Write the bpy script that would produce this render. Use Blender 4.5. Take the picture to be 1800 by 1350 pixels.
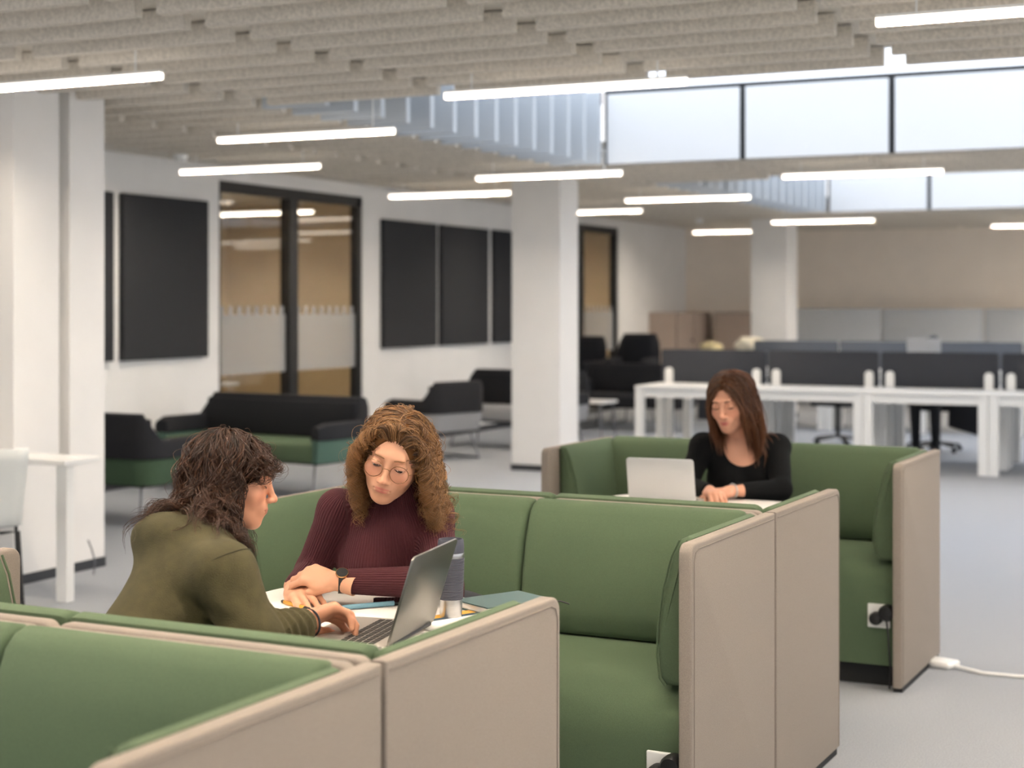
import bpy, bmesh, math, random
import numpy as np
from mathutils import Matrix, Vector

for _o in list(bpy.data.objects):
    bpy.data.objects.remove(_o, do_unlink=True)
SC = bpy.context.scene
COL = SC.collection
PI = math.pi

# ------------------------------------------------------------------ camera
CAM_H = 1.52
YAW = math.atan(1318 / 2800)           # the lens looks this far to the left of the booth row
cd = bpy.data.cameras.new('camera')
cam = bpy.data.objects.new('camera', cd)
COL.objects.link(cam)
cam.location = (0, 0, CAM_H)
cam.rotation_euler = (PI / 2, 0, YAW)
cd.sensor_width = 36
cd.lens = 36 * 2800 / 1800
cd.shift_y = -(675 - 538) / 1800       # level camera, frame slid down like a shift lens
cd.clip_start = 0.05
cd.dof.use_dof = True
cd.dof.focus_distance = 4.15
cd.dof.aperture_fstop = 2.8
SC.camera = cam

# ------------------------------------------------------------------ world and exposure
W = bpy.data.worlds.new('world')
SC.world = W
W.use_nodes = True
W.node_tree.nodes['Background'].inputs[0].default_value = (0.96, 0.97, 1.0, 1)
W.node_tree.nodes['Background'].inputs[1].default_value = 0.36
SC.view_settings.view_transform = 'Standard'
SC.view_settings.look = 'None'
SC.view_settings.gamma = 1
SC.view_settings.use_curve_mapping = False
SC.view_settings.exposure = 2.0
LAMP_STRENGTH = 75.0
SKYLIGHT_STRENGTH = 0.4


# ------------------------------------------------------------------ materials
def lin(c):
    return tuple(((v / 255) / 12.92 if v / 255 <= 0.04045 else ((v / 255 + 0.055) / 1.055) ** 2.4) for v in c) + (1,)


def newmat(name):
    m = bpy.data.materials.new(name)
    m.use_nodes = True
    return m, m.node_tree, m.node_tree.nodes['Principled BSDF']


def mat(name, rgb, rough=0.6, metal=0.0, noise=0.0, scale=60, bump=0.0, bscale=None, sheen=0.0, spec=0.5, stretch=None):
    """plain procedural material: colour mottled by noise, fine relief from a second noise"""
    m, nt, b = newmat(name)
    c = lin(rgb)
    b.inputs['Base Color'].default_value = c
    b.inputs['Roughness'].default_value = rough
    b.inputs['Metallic'].default_value = metal
    b.inputs['Specular IOR Level'].default_value = spec
    if sheen:
        b.inputs['Sheen Weight'].default_value = sheen
        b.inputs['Sheen Roughness'].default_value = 0.5
        b.inputs['Sheen Tint'].default_value = c
    if noise or bump:
        tc = nt.nodes.new('ShaderNodeTexCoord')
        src = tc.outputs['Object']
        if stretch:
            mp = nt.nodes.new('ShaderNodeMapping')
            mp.inputs['Scale'].default_value = stretch
            nt.links.new(src, mp.inputs['Vector'])
            src = mp.outputs['Vector']
    if noise:
        n = nt.nodes.new('ShaderNodeTexNoise')
        n.inputs['Scale'].default_value = scale
        n.inputs['Detail'].default_value = 3
        nt.links.new(src, n.inputs['Vector'])
        r = nt.nodes.new('ShaderNodeValToRGB')
        r.color_ramp.elements[0].position = 0.3
        r.color_ramp.elements[1].position = 0.7
        r.color_ramp.elements[0].color = tuple(v * (1 - noise) for v in c[:3]) + (1,)
        r.color_ramp.elements[1].color = tuple(min(1, v * (1 + noise)) for v in c[:3]) + (1,)
        nt.links.new(n.outputs['Fac'], r.inputs['Fac'])
        nt.links.new(r.outputs['Color'], b.inputs['Base Color'])
    if bump:
        n2 = nt.nodes.new('ShaderNodeTexNoise')
        n2.inputs['Scale'].default_value = bscale or scale
        n2.inputs['Detail'].default_value = 2
        nt.links.new(src, n2.inputs['Vector'])
        bp = nt.nodes.new('ShaderNodeBump')
        bp.inputs['Strength'].default_value = bump
        bp.inputs['Distance'].default_value = 0.004
        nt.links.new(n2.outputs['Fac'], bp.inputs['Height'])
        nt.links.new(bp.outputs['Normal'], b.inputs['Normal'])
    return m


def emit(name, rgb, strength):
    m, nt, b = newmat(name)
    b.inputs['Base Color'].default_value = lin(rgb)
    b.inputs['Emission Color'].default_value = lin(rgb)
    b.inputs['Emission Strength'].default_value = strength
    return m


M = {}
M['wall'] = mat('wall_paint', (238, 237, 235), 0.75, noise=0.02, scale=3)
M['wall_beige'] = mat('beige_wall_paint', (246, 236, 224), 0.8, noise=0.02, scale=3)
M['ochre'] = mat('ochre_wall', (200, 178, 142), 0.8, noise=0.05, scale=2)
M['column'] = mat('column_paint', (236, 234, 231), 0.6, noise=0.015, scale=4)
M['carpet'] = mat('grey_carpet', (152, 156, 162), 0.95, noise=0.16, scale=180, bump=0.5, bscale=320)
M['ceiling'] = mat('ceiling_slab', (214, 208, 198), 0.9)
M['felt'] = mat('felt_baffle', (217, 210, 199), 0.95, noise=0.16, scale=70, bump=0.2, bscale=220)
M['skirting'] = mat('dark_skirting', (52, 54, 58), 0.6)
M['white'] = mat('white_lacquer', (236, 236, 234), 0.35)
M['fin'] = mat('white_fin', (196, 202, 208), 0.6)
M['void_panel'] = mat('white_void_panel', (235, 237, 239), 0.55)
M['black_frame'] = mat('black_frame', (22, 24, 26), 0.4)
M['charcoal_felt'] = mat('charcoal_felt', (44, 45, 48), 0.95, noise=0.12, scale=160)
M['green'] = mat('green_wool', (77, 94, 69), 0.9, noise=0.11, scale=420, bump=0.25, bscale=700, sheen=0.25)
M['green_dark'] = mat('green_wool_deep', (58, 80, 58), 0.9, noise=0.1, scale=300, sheen=0.2)
M['teal'] = mat('teal_wool', (72, 98, 86), 0.9, noise=0.1, scale=300, sheen=0.2)
M['beige'] = mat('beige_wool', (138, 128, 119), 0.92, noise=0.1, scale=380, bump=0.3, bscale=620, sheen=0.15)
M['seam'] = mat('beige_seam', (132, 122, 113), 0.9)
M['black_fabric'] = mat('black_fabric', (21, 22, 27), 0.9, noise=0.15, scale=200, sheen=0.2)
M['grey_fabric'] = mat('grey_fabric', (150, 151, 154), 0.9, noise=0.1, scale=200)
M['screen_grey'] = mat('screen_charcoal', (54, 56, 62), 0.9, noise=0.1, scale=120)
M['screen_mid'] = mat('screen_mid_grey', (86, 90, 97), 0.9, noise=0.08, scale=120)
M['panel_grey'] = mat('pale_grey_panel', (190, 195, 200), 0.85, noise=0.05, scale=60)
M['locker'] = mat('taupe_locker', (176, 160, 148), 0.7)
M['locker_dark'] = mat('locker_gap', (58, 54, 52), 0.8)
M['metal'] = mat('brushed_metal', (190, 190, 190), 0.3, metal=1.0, noise=0.05, scale=30, stretch=(1, 1, 30))
M['chrome'] = mat('grey_steel', (120, 122, 126), 0.3, metal=0.9)
M['black'] = mat('black_plastic', (14, 14, 16), 0.45)
M['base'] = mat('black_plinth', (20, 21, 22), 0.7)
M['tabletop'] = mat('white_tabletop', (238, 232, 226), 0.4)
M['lamp_body'] = mat('white_aluminium', (235, 235, 233), 0.4)
M['lamp_light'] = emit('lamp_diffuser', (255, 240, 221), LAMP_STRENGTH)
M['lamp_edge'] = emit('lamp_edge_glow', (255, 244, 230), 1.0)
M['skylight'] = emit('skylight_diffuser', (238, 245, 255), SKYLIGHT_STRENGTH)
M['red'] = mat('dark_red_steel', (96, 22, 24), 0.5)


def glass_mat(name, tint, refl):
    m, nt, b = newmat(name)
    nt.nodes.remove(b)
    out = nt.nodes['Material Output']
    tr = nt.nodes.new('ShaderNodeBsdfTransparent')
    tr.inputs[0].default_value = tint
    gl = nt.nodes.new('ShaderNodeBsdfGlossy')
    gl.inputs['Roughness'].default_value = 0.02
    fr = nt.nodes.new('ShaderNodeLayerWeight')
    fr.inputs[0].default_value = 0.5
    pw = nt.nodes.new('ShaderNodeMath')
    pw.operation = 'POWER'
    pw.inputs[1].default_value = 4.0
    ad = nt.nodes.new('ShaderNodeMath')
    ad.operation = 'MULTIPLY_ADD'
    ad.inputs[1].default_value = 0.7
    ad.inputs[2].default_value = refl
    mx = nt.nodes.new('ShaderNodeMixShader')
    nt.links.new(fr.outputs['Facing'], pw.inputs[0])
    nt.links.new(pw.outputs[0], ad.inputs[0])
    nt.links.new(ad.outputs[0], mx.inputs[0])
    nt.links.new(tr.outputs[0], mx.inputs[1])
    nt.links.new(gl.outputs[0], mx.inputs[2])
    nt.links.new(mx.outputs[0], out.inputs[0])
    return m


M['glass'] = glass_mat('room_glass', (0.92, 0.92, 0.90, 1), 0.06)
M['lens'] = glass_mat('spectacle_lens', (0.97, 0.95, 0.98, 1), 0.02)


def film_mat():
    m, nt, b = newmat('frosted_film')
    nt.nodes.remove(b)
    out = nt.nodes['Material Output']
    tr = nt.nodes.new('ShaderNodeBsdfTransparent')
    tr.inputs[0].default_value = (0.9, 0.9, 0.9, 1)
    df = nt.nodes.new('ShaderNodeBsdfDiffuse')
    df.inputs[0].default_value = (0.72, 0.73, 0.74, 1)
    mx = nt.nodes.new('ShaderNodeMixShader')
    mx.inputs[0].default_value = 0.3
    nt.links.new(tr.outputs[0], mx.inputs[1])
    nt.links.new(df.outputs[0], mx.inputs[2])
    nt.links.new(mx.outputs[0], out.inputs[0])
    return m


M['film'] = film_mat()


# ------------------------------------------------------------------ mesh helpers
def tag(o, label=None, cat=None, group=None, kind=None):
    if label:
        o['label'] = label
    if cat:
        o['category'] = cat
    if group:
        o['group'] = group
    if kind:
        o['kind'] = kind
    return o


def empty(name, loc=(0, 0, 0), rz=0.0):
    o = bpy.data.objects.new(name, None)
    o.empty_display_size = 0.1
    COL.objects.link(o)
    o.location = loc
    o.rotation_euler = (0, 0, rz)
    return o


def link(name, me, parent=None, loc=None, rot=None):
    o = bpy.data.objects.new(name, me)
    COL.objects.link(o)
    if parent:
        o.parent = parent
    if loc is not None:
        o.location = loc
    if rot is not None:
        o.rotation_euler = rot
    return o


def mesh_from(name, verts, faces, material, smooth=False):
    me = bpy.data.meshes.new(name)
    me.from_pydata([tuple(v) for v in verts], [], faces)
    me.materials.append(material)
    if smooth:
        me.polygons.foreach_set('use_smooth', [True] * len(me.polygons))
    me.update()
    return me


class MB:
    """collects simple solids; build() links them as one mesh object"""

    def __init__(self):
        self.bm = bmesh.new()

    def box(self, x0, x1, y0, y1, z0, z1, bev=0.0, seg=2):
        g = bmesh.ops.create_cube(self.bm, size=1.0)['verts']
        for v in g:
            v.co = Vector((x0 + (v.co.x + .5) * (x1 - x0), y0 + (v.co.y + .5) * (y1 - y0), z0 + (v.co.z + .5) * (z1 - z0)))
        if bev:
            es = list({e for v in g for e in v.link_edges})
            bmesh.ops.bevel(self.bm, geom=es, offset=bev, segments=seg, affect='EDGES', profile=0.5)
        return self

    def prism(self, pts, a, b, axis='x', bev=0.0, seg=2):
        """closed 2-D outline pts swept from a to b along axis; the outline lies in the other two axes (in x,y,z order)"""
        def co(p, t):
            return {'x': (t, p[0], p[1]), 'y': (p[0], t, p[1]), 'z': (p[0], p[1], t)}[axis]
        v0 = [self.bm.verts.new(co(p, a)) for p in pts]
        v1 = [self.bm.verts.new(co(p, b)) for p in pts]
        n = len(pts)
        fs = [self.bm.faces.new(v0[::-1]), self.bm.faces.new(v1)]
        for i in range(n):
            fs.append(self.bm.faces.new((v0[i], v0[(i + 1) % n], v1[(i + 1) % n], v1[i])))
        bmesh.ops.recalc_face_normals(self.bm, faces=fs)
        if bev:
            es = list({e for f in fs[:2] for e in f.edges})
            bmesh.ops.bevel(self.bm, geom=es, offset=bev, segments=seg, affect='EDGES', profile=0.5)
        return self

    def tube(self, pts, r, n=8, cap=True):
        pts = [Vector(p) for p in pts]
        rs = r if isinstance(r, (list, tuple)) else [r] * len(pts)
        rings = []
        up = Vector((0, 0, 1))
        for i, p in enumerate(pts):
            t = (pts[min(i + 1, len(pts) - 1)] - pts[max(i - 1, 0)]).normalized()
            if i == 0:
                u = t.cross(up if abs(t.z) < 0.9 else Vector((1, 0, 0))).normalized()
            else:
                u = (u - t * u.dot(t)).normalized()
            w = t.cross(u)
            rings.append([self.bm.verts.new(p + (u * math.cos(2 * PI * k / n) + w * math.sin(2 * PI * k / n)) * rs[i]) for k in range(n)])
        for a, b in zip(rings, rings[1:]):
            for k in range(n):
                self.bm.faces.new((a[k], a[(k + 1) % n], b[(k + 1) % n], b[k]))
        if cap:
            self.bm.faces.new(rings[0][::-1])
            self.bm.faces.new(rings[-1])
        return self

    def lathe(self, prof, n=32, c=(0, 0, 0)):
        """profile of (radius, z) from bottom to top, revolved about z"""
        rings = []
        for r, z in prof:
            rings.append([self.bm.verts.new((c[0] + r * math.cos(2 * PI * k / n), c[1] + r * math.sin(2 * PI * k / n), c[2] + z)) for k in range(n)])
        for a, b in zip(rings, rings[1:]):
            for k in range(n):
                self.bm.faces.new((a[k], a[(k + 1) % n], b[(k + 1) % n], b[k]))
        self.bm.faces.new(rings[0][::-1])
        self.bm.faces.new(rings[-1])
        return self

    def move(self, m):
        bmesh.ops.transform(self.bm, matrix=m, verts=self.bm.verts)
        return self

    def mesh(self, name, material, smooth=None):
        me = bpy.data.meshes.new(name)
        self.bm.to_mesh(me)
        self.bm.free()
        me.materials.append(material)
        if smooth is not None:
            me.polygons.foreach_set('use_smooth', [True] * len(me.polygons))
            try:
                me.set_sharp_from_angle(angle=smooth)
            except Exception:
                pass
        me.update()
        return me

    def build(self, name, material, parent=None, smooth=None, loc=None, rot=None):
        return link(name, self.mesh(name, material, smooth), parent, loc, rot)


SM = math.radians(40)


def copy_tree(o, parent=None):
    c = o.copy()
    COL.objects.link(c)
    c.parent = parent
    for ch in list(o.children):
        copy_tree(ch, c)
    return c


def rrect(x0, x1, y0, y1, r, n=6, corners=(1, 1, 1, 1)):
    """rounded rectangle outline, corners in order (x1,y1) (x0,y1) (x0,y0) (x1,y0)"""
    out = []
    for (cx, cy, a0, on) in ((x1 - r, y1 - r, 0, corners[0]), (x0 + r, y1 - r, 90, corners[1]), (x0 + r, y0 + r, 180, corners[2]), (x1 - r, y0 + r, 270, corners[3])):
        if on:
            for k in range(n + 1):
                a = math.radians(a0 + 90 * k / n)
                out.append((cx + r * math.cos(a), cy + r * math.sin(a)))
        else:
            a = math.radians(a0 + 45)
            out.append((cx + r * math.copysign(1, math.cos(a)), cy + r * math.copysign(1, math.sin(a))))
    return out

# ================================================================== the room
ZC = 2.70            # underside of the felt baffles
WX = -8.6            # plane of the wall on the left
FY = 25.0            # far wall
struct = dict(kind='structure')
tag(MB().box(-13, 7, -3, 26, -0.1, 0).build('floor', M['carpet']), **struct)

# ceiling slab with two light wells
V1 = (-4.97, 4.0, 7.9, 12.36)
V2 = (-4.94, 4.0, 14.6, 19.8)
cb = MB()
ZS = 2.80
for (a, b, c_, d) in ((-13, 7, -3, V1[2]), (-13, -5.45, V1[2], V1[3]), (4.0, 7, V1[2], V1[3]), (-13, 7, V1[3] + .06, V2[2]), (-13, -5.45, V2[2], V2[3]), (4.0, 7, V2[2], V2[3]), (-13, 7, V2[3] + .06, 26)):
    cb.box(a, b, c_, d, ZS, ZS + 0.1)
ceil = tag(cb.build('ceiling', M['ceiling']), **struct)

# felt baffles: 1.12 m blades hung in rows 0.33 m apart, ends lined up along the room
PITCH, BL, BH, BT = 0.328, 1.125, 0.09, 0.05
bme = MB().box(-BL / 2, BL / 2, -BT / 2, BT / 2, 0, BH).mesh('baffle', M['felt'])
rows = []
y = 0.97
while y < FY - 0.1:
    for k in range(-8, 7):
        x1 = -4.15 + 1.235 * k                      # right-hand end of a blade
        xc = x1 - BL / 2
        if xc - BL / 2 < WX or xc > 3.2:
            continue
        inv1 = V1[2] - 0.03 < y < V1[3] + 0.03
        inv2 = V2[2] - 0.03 < y < V2[3] + 0.03
        if (inv1 or inv2) and x1 > -4.95:
            continue
        rows.append((xc, y))
    y += PITCH


def _vis(p):
    X, Y = p
    d = -X * math.sin(YAW) + Y * math.cos(YAW)
    r = X * math.cos(YAW) + Y * math.sin(YAW)
    if d < 1:
        return 1e9
    u = 900 + 2800 * r / d
    v = 538 - 2800 * (ZC - CAM_H) / d
    off = max(0, -u - 300, u - 2100, -v - 60)
    return d + off * 1.0


rows.sort(key=_vis)
for (x, y) in rows[:290]:
    link('baffle', bme, ceil, (x, y, ZC))
rest = MB()
for (x, y) in rows[290:]:
    rest.box(x - BL / 2, x + BL / 2, y - BT / 2, y + BT / 2, ZC, ZC + BH)
tag(rest.build('baffle_field', M['felt'], ceil), kind='stuff')


# light wells: blades along the left edge, white panels on the far face, glowing skylight above
def light_well(v, ztop, n_panel, pw, label):
    x0, x1, y0, y1 = v
    w = tag(empty(label, (0, 0, 0)), kind='structure')
    MB().box(x0 - .47, x0 - .44, y0, y1, ZC + .1, ztop + .03).build('side_lining', M['fin'], w)
    fm = MB().box(-.22, .22, -.026, .026, 0, ztop - ZC).mesh('fin', M['fin'])
    yy = y1 - .09
    while yy > y0:
        link('fin', fm, w, (x0 - .22, yy, ZC))
        yy -= PITCH
    MB().box(x0, x1, y1 + .02, y1 + .05, ZC, ztop + .03).build('back_board', M['black_frame'], w)
    pm = MB().box(.025, pw - .025, -.02, .02, 0, ztop - ZC - .01, bev=.006).mesh('panel', M['void_panel'])
    for k in range(n_panel):
        link('panel', pm, w, (x0 + .01 + k * pw, y1, ZC))
    MB().box(x0 - .5, x1, y0 + 1.2, y1 + .06, ztop + .03, ztop + .07).build('skylight_pane', M['skylight'], w)
    MB().box(x0 - .5, x1, y0, y0 + 1.2, ztop + .03, ztop + .07).build('upper_soffit', M['fin'], w)
    MB().box(x0 - .05, x1, y0 + .0, y0 + .04, ZC + .1, ztop + .03).build('near_lining', M['fin'], w)
    return w


w1 = light_well(V1, 3.29, 7, 1.19, 'window_3')
w2 = light_well(V2, 3.2, 7, 1.25, 'window_4')
MB().box(-5.3, -4.985, 12.30, 12.36, 3.20, 3.30).build('red_beam', M['red'], w1)

# left wall with two glazed openings
def wall_piece(y0, y1, z0, z1, name='wall_left'):
    return tag(MB().box(WX - .12, WX, y0, y1, z0, z1).build(name, M['wall']), **struct)


G1 = (12.0, 14.56)
G2 = (19.9, 21.95)
GT = 2.67
wl = MB()
for (a, b) in ((4.0, G1[0]), (G1[1], G2[0]), (G2[1], FY)):
    wl.box(WX - .12, WX, a, b, 0, ZS)
for g in (G1, G2):
    wl.box(WX - .12, WX, g[0], g[1], GT, ZS)
tag(wl.build('wall_left', M['wall']), **struct)
tag(MB().box(WX - .2, 7, FY, FY + .12, 0, ZS).build('wall_back', M['wall_beige']), **struct)
wn = MB()
for (a, b) in ((4.0, G1[0]), (G1[1], G2[0]), (G2[1], FY)):
    wn.box(WX, WX + .012, a, b, 0, .07)
tag(wn.build('baseboard_left', M['skirting']), **struct)


def glazing(name, g, mull):
    w = tag(empty(name, (WX - .06, 0, 0)), **struct)
    f = .07
    for (a, b, z0, z1) in ((g[0], g[0] + .04, 0, GT), (g[1] - f, g[1], 0, GT), (g[0], g[1], GT - .1, GT), (g[0], g[1], 0, .05)):
        MB().box(-.05, .05, a, b, z0, z1).build('frame', M['black_frame'], w)
    MB().box(-.05, .06, mull, mull + .15, .05, GT - .1).build('door_stile', M['black_frame'], w)
    for (a, b) in ((g[0] + .04, mull), (mull + .15, g[1] - f)):
        MB().box(-.006, .006, a, b, .05, GT - .1).build('pane', M['glass'], w)
        MB().box(.008, .010, a, b, .88, 1.44).build('frosted_film', M['film'], w)
        n = int((b - a) / .14)
        for k in range(n):
            yk = a + (k + .5) * (b - a) / n
            MB().box(.008, .010, yk - .035, yk + .035, 1.44, 1.52).build('film_tab', M['film'], w)
    return w


glazing('window_1', G1, 13.17)
glazing('window_2', G2, 20.5)
# rooms behind the glass
tag(MB().box(-12.2, -12.05, 9.8, FY, 0, ZS).build('wall_meeting_room', M['ochre']), **struct)
for i, yy in enumerate((10.5, 17.0, 18.7, 24.0)):
    tag(MB().box(-12.2, WX - .12, yy, yy + .1, 0, ZS).build('wall_partition_%d' % (i + 1), M['ochre']), **struct)

# dark felt panels on the wall
for (a, b, lab) in ((8.9, 10.47, 'dark felt wall panel half hidden behind the white pillar'), (10.59, 11.77, 'dark felt wall panel right beside the glazed meeting room'),
                    (14.93, 16.15, 'dark felt wall panel next to the black glass door frame, left of a row of three'),
                    (16.27, 17.5, 'middle dark felt wall panel of the row of three'), (17.66, 18.9, 'dark felt wall panel cut off by the slim white column')):
    tag(MB().box(WX, WX + .055, a, b, 1.065, 2.46, bev=.008).build('wall_panel', M['charcoal_felt']), lab, 'wall panel', 'dark felt panels on the white wall')

# columns
def column(name, parts, label):
    b = MB()
    s = MB()
    for (x0, x1, y0, y1) in parts:
        b.box(x0, x1, y0, y1, 0, ZS)
        s.box(x0 - .006, x1 + .006, y0 - .006, y1 + .006, 0, .055)
    o = tag(b.build(name, M['column']), label=label, kind='structure')
    s.build('baseboard', M['skirting'], o)
    return o


column('column_1', [(-6.30, -5.81, 13.38, 13.80)], 'slim white column behind the lounge chairs')
column('column_2', [(-6.32, -5.81, 21.1, 21.6)], 'far grey column between the lockers')
column('column_3', [(-6.9, -6.12, 6.66, 7.02), (-6.9, -6.27, 7.0, 7.12), (-6.9, -6.13, 7.12, 7.42)], 'white pillar with a recessed groove')


# ------------------------------------------------------------------ lamps
def make_lamp():
    r = empty('linear_lamp')
    MB().box(-.65, .65, -.015, .015, .018, .030).build('housing', M['lamp_body'], r)
    MB().box(-.65, .65, -.016, -.013, -.012, .018).box(-.65, .65, .013, .016, -.012, .018).box(-.65, -.645, -.013, .013, -.012, .018).box(.645, .65, -.013, .013, -.012, .018).build('edge_band', M['lamp_edge'], r)
    MB().box(-.645, .645, -.013, .013, -.003, .001).build('diffuser', M['lamp_light'], r)
    for s in (-.5, .5):
        MB().box(s - .004, s + .004, -.003, .003, .03, .212).build('hanger', M['lamp_body'], r)
    return r


lamp0 = make_lamp()
lamps = [(-5.29, 6.02, 'nearest the white pillar with the groove'), (-5.46, 8.52, 'by the left end of the blades of the light well'), (-7.18, 10.41, 'above the lounge sofas'),
         (-3.13, 7.23, 'just before the near edge of the large light well'), (-5.32, 11.99, 'in front of the slim white column'), (-7.08, 13.61, 'above the row of three dark wall panels'),
         (-.67, 6.04, 'over the aisle beside the rear booth'), (-6.96, 16.82, 'right behind the slim white column'), (-5.2, 15.15, 'before the blades of the distant light well'),
         (-2.94, 12.9, 'between the two light wells'), (-6.83, 22.1, 'before the taupe lockers'), (-5.03, 19.9, 'right of the far grey column'), (-2.63, 22.1, 'before the beige far wall'),
         (-9.7, 21.2, 'inside the second glazed room'), (-10.2, 13.2, 'over the meeting table behind the glass'), (-10.4, 15.4, 'deep inside the glazed meeting room'),
         (-10.2, 11.4, 'added behind the left glass edge to brighten the meeting room'), (-10.6, 22.9, 'added at the far end to brighten the second glazed room'),  # both added to brighten the rooms behind the glass
         # the same lamps go on over the booths; unseen ones further right are added
         ]
for j in range(3):
    for k in range(4):
        x, y = -6.0 + 2.1 * k + (1.05 if j % 2 else 0), 1.6 + 1.25 * j
        if -x * math.sin(YAW) + y * math.cos(YAW) < 5.2:
            lamps.append((x, y, ''))
for j in range(9):  # unseen lamps right of the frame, added to lift the light towards the back
    for x in (1.2 - .12 * j, 3.4):
        lamps.append((x, 6.2 + 2.1 * j, ''))
for (x, y) in ((-1.2, 22.4), (.5, 22.4), (2.2, 22.4), (-1.0, 24.2), (.7, 24.2), (2.4, 24.2)):  # extra unseen lamps, added to brighten the far wall and lockers
    lamps.append((x, y, ''))
for i, (x, y, lab) in enumerate(lamps):
    o = lamp0 if i == 0 else copy_tree(lamp0)
    o.location = (x, y, 2.59)
    tag(o, 'slim white linear lamp ' + (lab or 'hanging outside the picture'), 'lamp', 'linear lamps under the baffle ceiling')

for (x, y, lab) in ((-7.6, 10.1, 'small white smoke detector on the ceiling near the pillar'), (-6.9, 20.6, 'small white smoke detector on the ceiling near the far lockers')):
    d = tag(MB().lathe([(.03, 0), (.05, .015), (.055, .04), (.055, .06)], 20).build('smoke_detector', M['white'], smooth=SM), lab, 'smoke detector')
    d.location = (x, y, ZC - .06)

# ================================================================== booth sofas
SW = 1.57            # width of a two-seat booth sofa
SH = 0.90
ROW = 0.027          # the booth row leans this much off the room's axis


def row_x(y, u=0.0):
    """x of the booth row's centre line at y, u metres to its right"""
    return -1.445 + ROW * y - SW / 2 + u


def make_sofa(plug, sp):
    r = empty('booth_sofa')
    t = .038
    # side shells
    sh = MB().prism(rrect(.0, .715, .02, SH, .032, 6, (1, 0, 0, 0)), -t / 2, t / 2, axis='x', bev=.007, seg=3).mesh('side_shell', M['beige'], SM)
    for s in (-1, 1):
        o = link('side_shell', sh, r, (s * (SW / 2 - t / 2), 0, 0))
        sx = s * (t / 2 - .006)
        MB().tube([(sx + s * .007, .698, .03), (sx + s * .007, .698, SH - .045), (sx + s * .007, .688, SH - .024), (sx + s * .007, .665, SH - .016), (sx + s * .007, .01, SH - .016)], .0014, 5).build('stitch_seam', M['seam'], o)
    # back shells and cushions, one per seat, meeting at sp
    inner = SW / 2 - t - .003
    prof = [(0, .52), (.13, .515), (.15, .54), (.153, .60), (.142, .70), (.118, .80), (.085, .88), (.06, .903), (.03, .912), (.0, .905)]
    for (x0, x1) in ((-inner, sp), (sp, inner)):
        MB().prism(rrect(x0 + .003, x1 - .003, .02, SH, .03, 5, (1, 1, 0, 0)), .0, t, axis='y', bev=.009, seg=3).build('back_shell', M['beige'], r, SM)
        MB().prism(prof, x0 + (.03 if x0 < -.5 else .003), x1 - (.03 if x1 > .5 else .003), axis='x', bev=.018, seg=3).build('back_cushion', M['green'], r, SM, (0, t, 0))
    # side cushions, thick low down and thin at the top
    sp = [(0, .50), (.075, .50), (.092, .52), (.100, .58), (.096, .66), (.082, .76), (.058, .85), (.035, .895), (.015, .905), (0, .90)]
    for s in (-1, 1):
        pts = [(s * -p[0], p[1]) for p in sp]
        c = MB().prism(pts, .06, .615, axis='y', bev=.02, seg=3).build('side_cushion', M['green'], r, SM, (s * (SW / 2 - t), 0, 0))
        edge = [(s * -a, .612, b) for a, b in sp[1:-1]]
        MB().tube(edge[:-1], .0032, 6).build('piping', M['green'], c)
    # seat with a rolled front
    seat = [(.05, .09), (.05, .50), (.2, .512), (.42, .51), (.54, .497), (.60, .47), (.638, .425), (.655, .36), (.652, .25), (.648, .09)]
    MB().prism(seat, -SW / 2 + t + .004, SW / 2 - t - .004, axis='x', bev=.01).build('seat', M['green'], r, SM)
    MB().box(-SW / 2 + .06, SW / 2 - .06, .03, .60, 0, .09).build('plinth', M['base'], r)
    MB().box(-SW / 2 + .004, -SW / 2 + .04, .02, .69, 0, .02).build('foot_rail', M['base'], r)
    MB().box(SW / 2 - .04, SW / 2 - .004, .02, .69, 0, .02).build('foot_rail', M['base'], r)
    if plug:
        x = -SW / 2 + .105
        p = MB().box(x - .045, x + .045, .645, .66, .24, .335, bev=.004).build('socket_plate', M['white'], r)
        for (dx, dz, rr) in ((.008, .28, .026), (-.035, .305, .032)):
            MB().lathe([(rr, 0), (rr, .03), (rr * .8, .042), (.006, .046)], 20).move(Matrix.Translation((x + dx, .655, dz)) @ Matrix.Rotation(-PI / 2, 4, 'X')).build('plug', M['black'], p, SM)
        MB().tube([(x - .035, .69, .30), (x - .05, .71, .22), (x - .055, .70, .1), (x - .05, .69, .01)], .004, 6).build('cable', M['black'], p)
    return r


def place_sofa(y, far, label, plug=False):
    s = make_sofa(plug, (SW / 2 - .765) * (-1 if far else 1))
    s.location = (row_x(y), y, 0)
    s.rotation_euler = (0, 0, (PI if far else 0) - ROW)
    return tag(s, label, 'sofa', 'green booth sofas in beige shells')


place_sofa(2.425, True, 'empty green booth sofa backing onto the seat of the woman in olive')
place_sofa(2.44, False, 'green booth sofa the woman in the olive sweatshirt sits on')
place_sofa(4.675, True, 'green booth sofa the woman in the burgundy jumper sits on', True)
place_sofa(4.69, False, 'green booth sofa standing between the burgundy jumper and the silver laptop')
place_sofa(7.03, True, 'green booth sofa the woman in black sits on', True)


def make_table(x0, x1, y0, y1, label):
    cx, cy = (x0 + x1) / 2, (y0 + y1) / 2
    t = tag(empty('booth_table', (cx, cy, 0), -ROW), label, 'table')
    MB().prism(rrect(x0 - cx, x1 - cx, y0 - cy, y1 - cy, .14, 8), .714, .74, axis='z', bev=.005).build('table_top', M['tabletop'], t, SM)
    MB().lathe([(.045, .012), (.036, .03), (.034, .69), (.09, .70), (.09, .714)], 24).build('pedestal', M['white'], t, SM)
    MB().lathe([(.22, 0), (.22, .008), (.05, .014)], 32).build('foot_plate', M['white'], t, SM)
    return t


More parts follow.
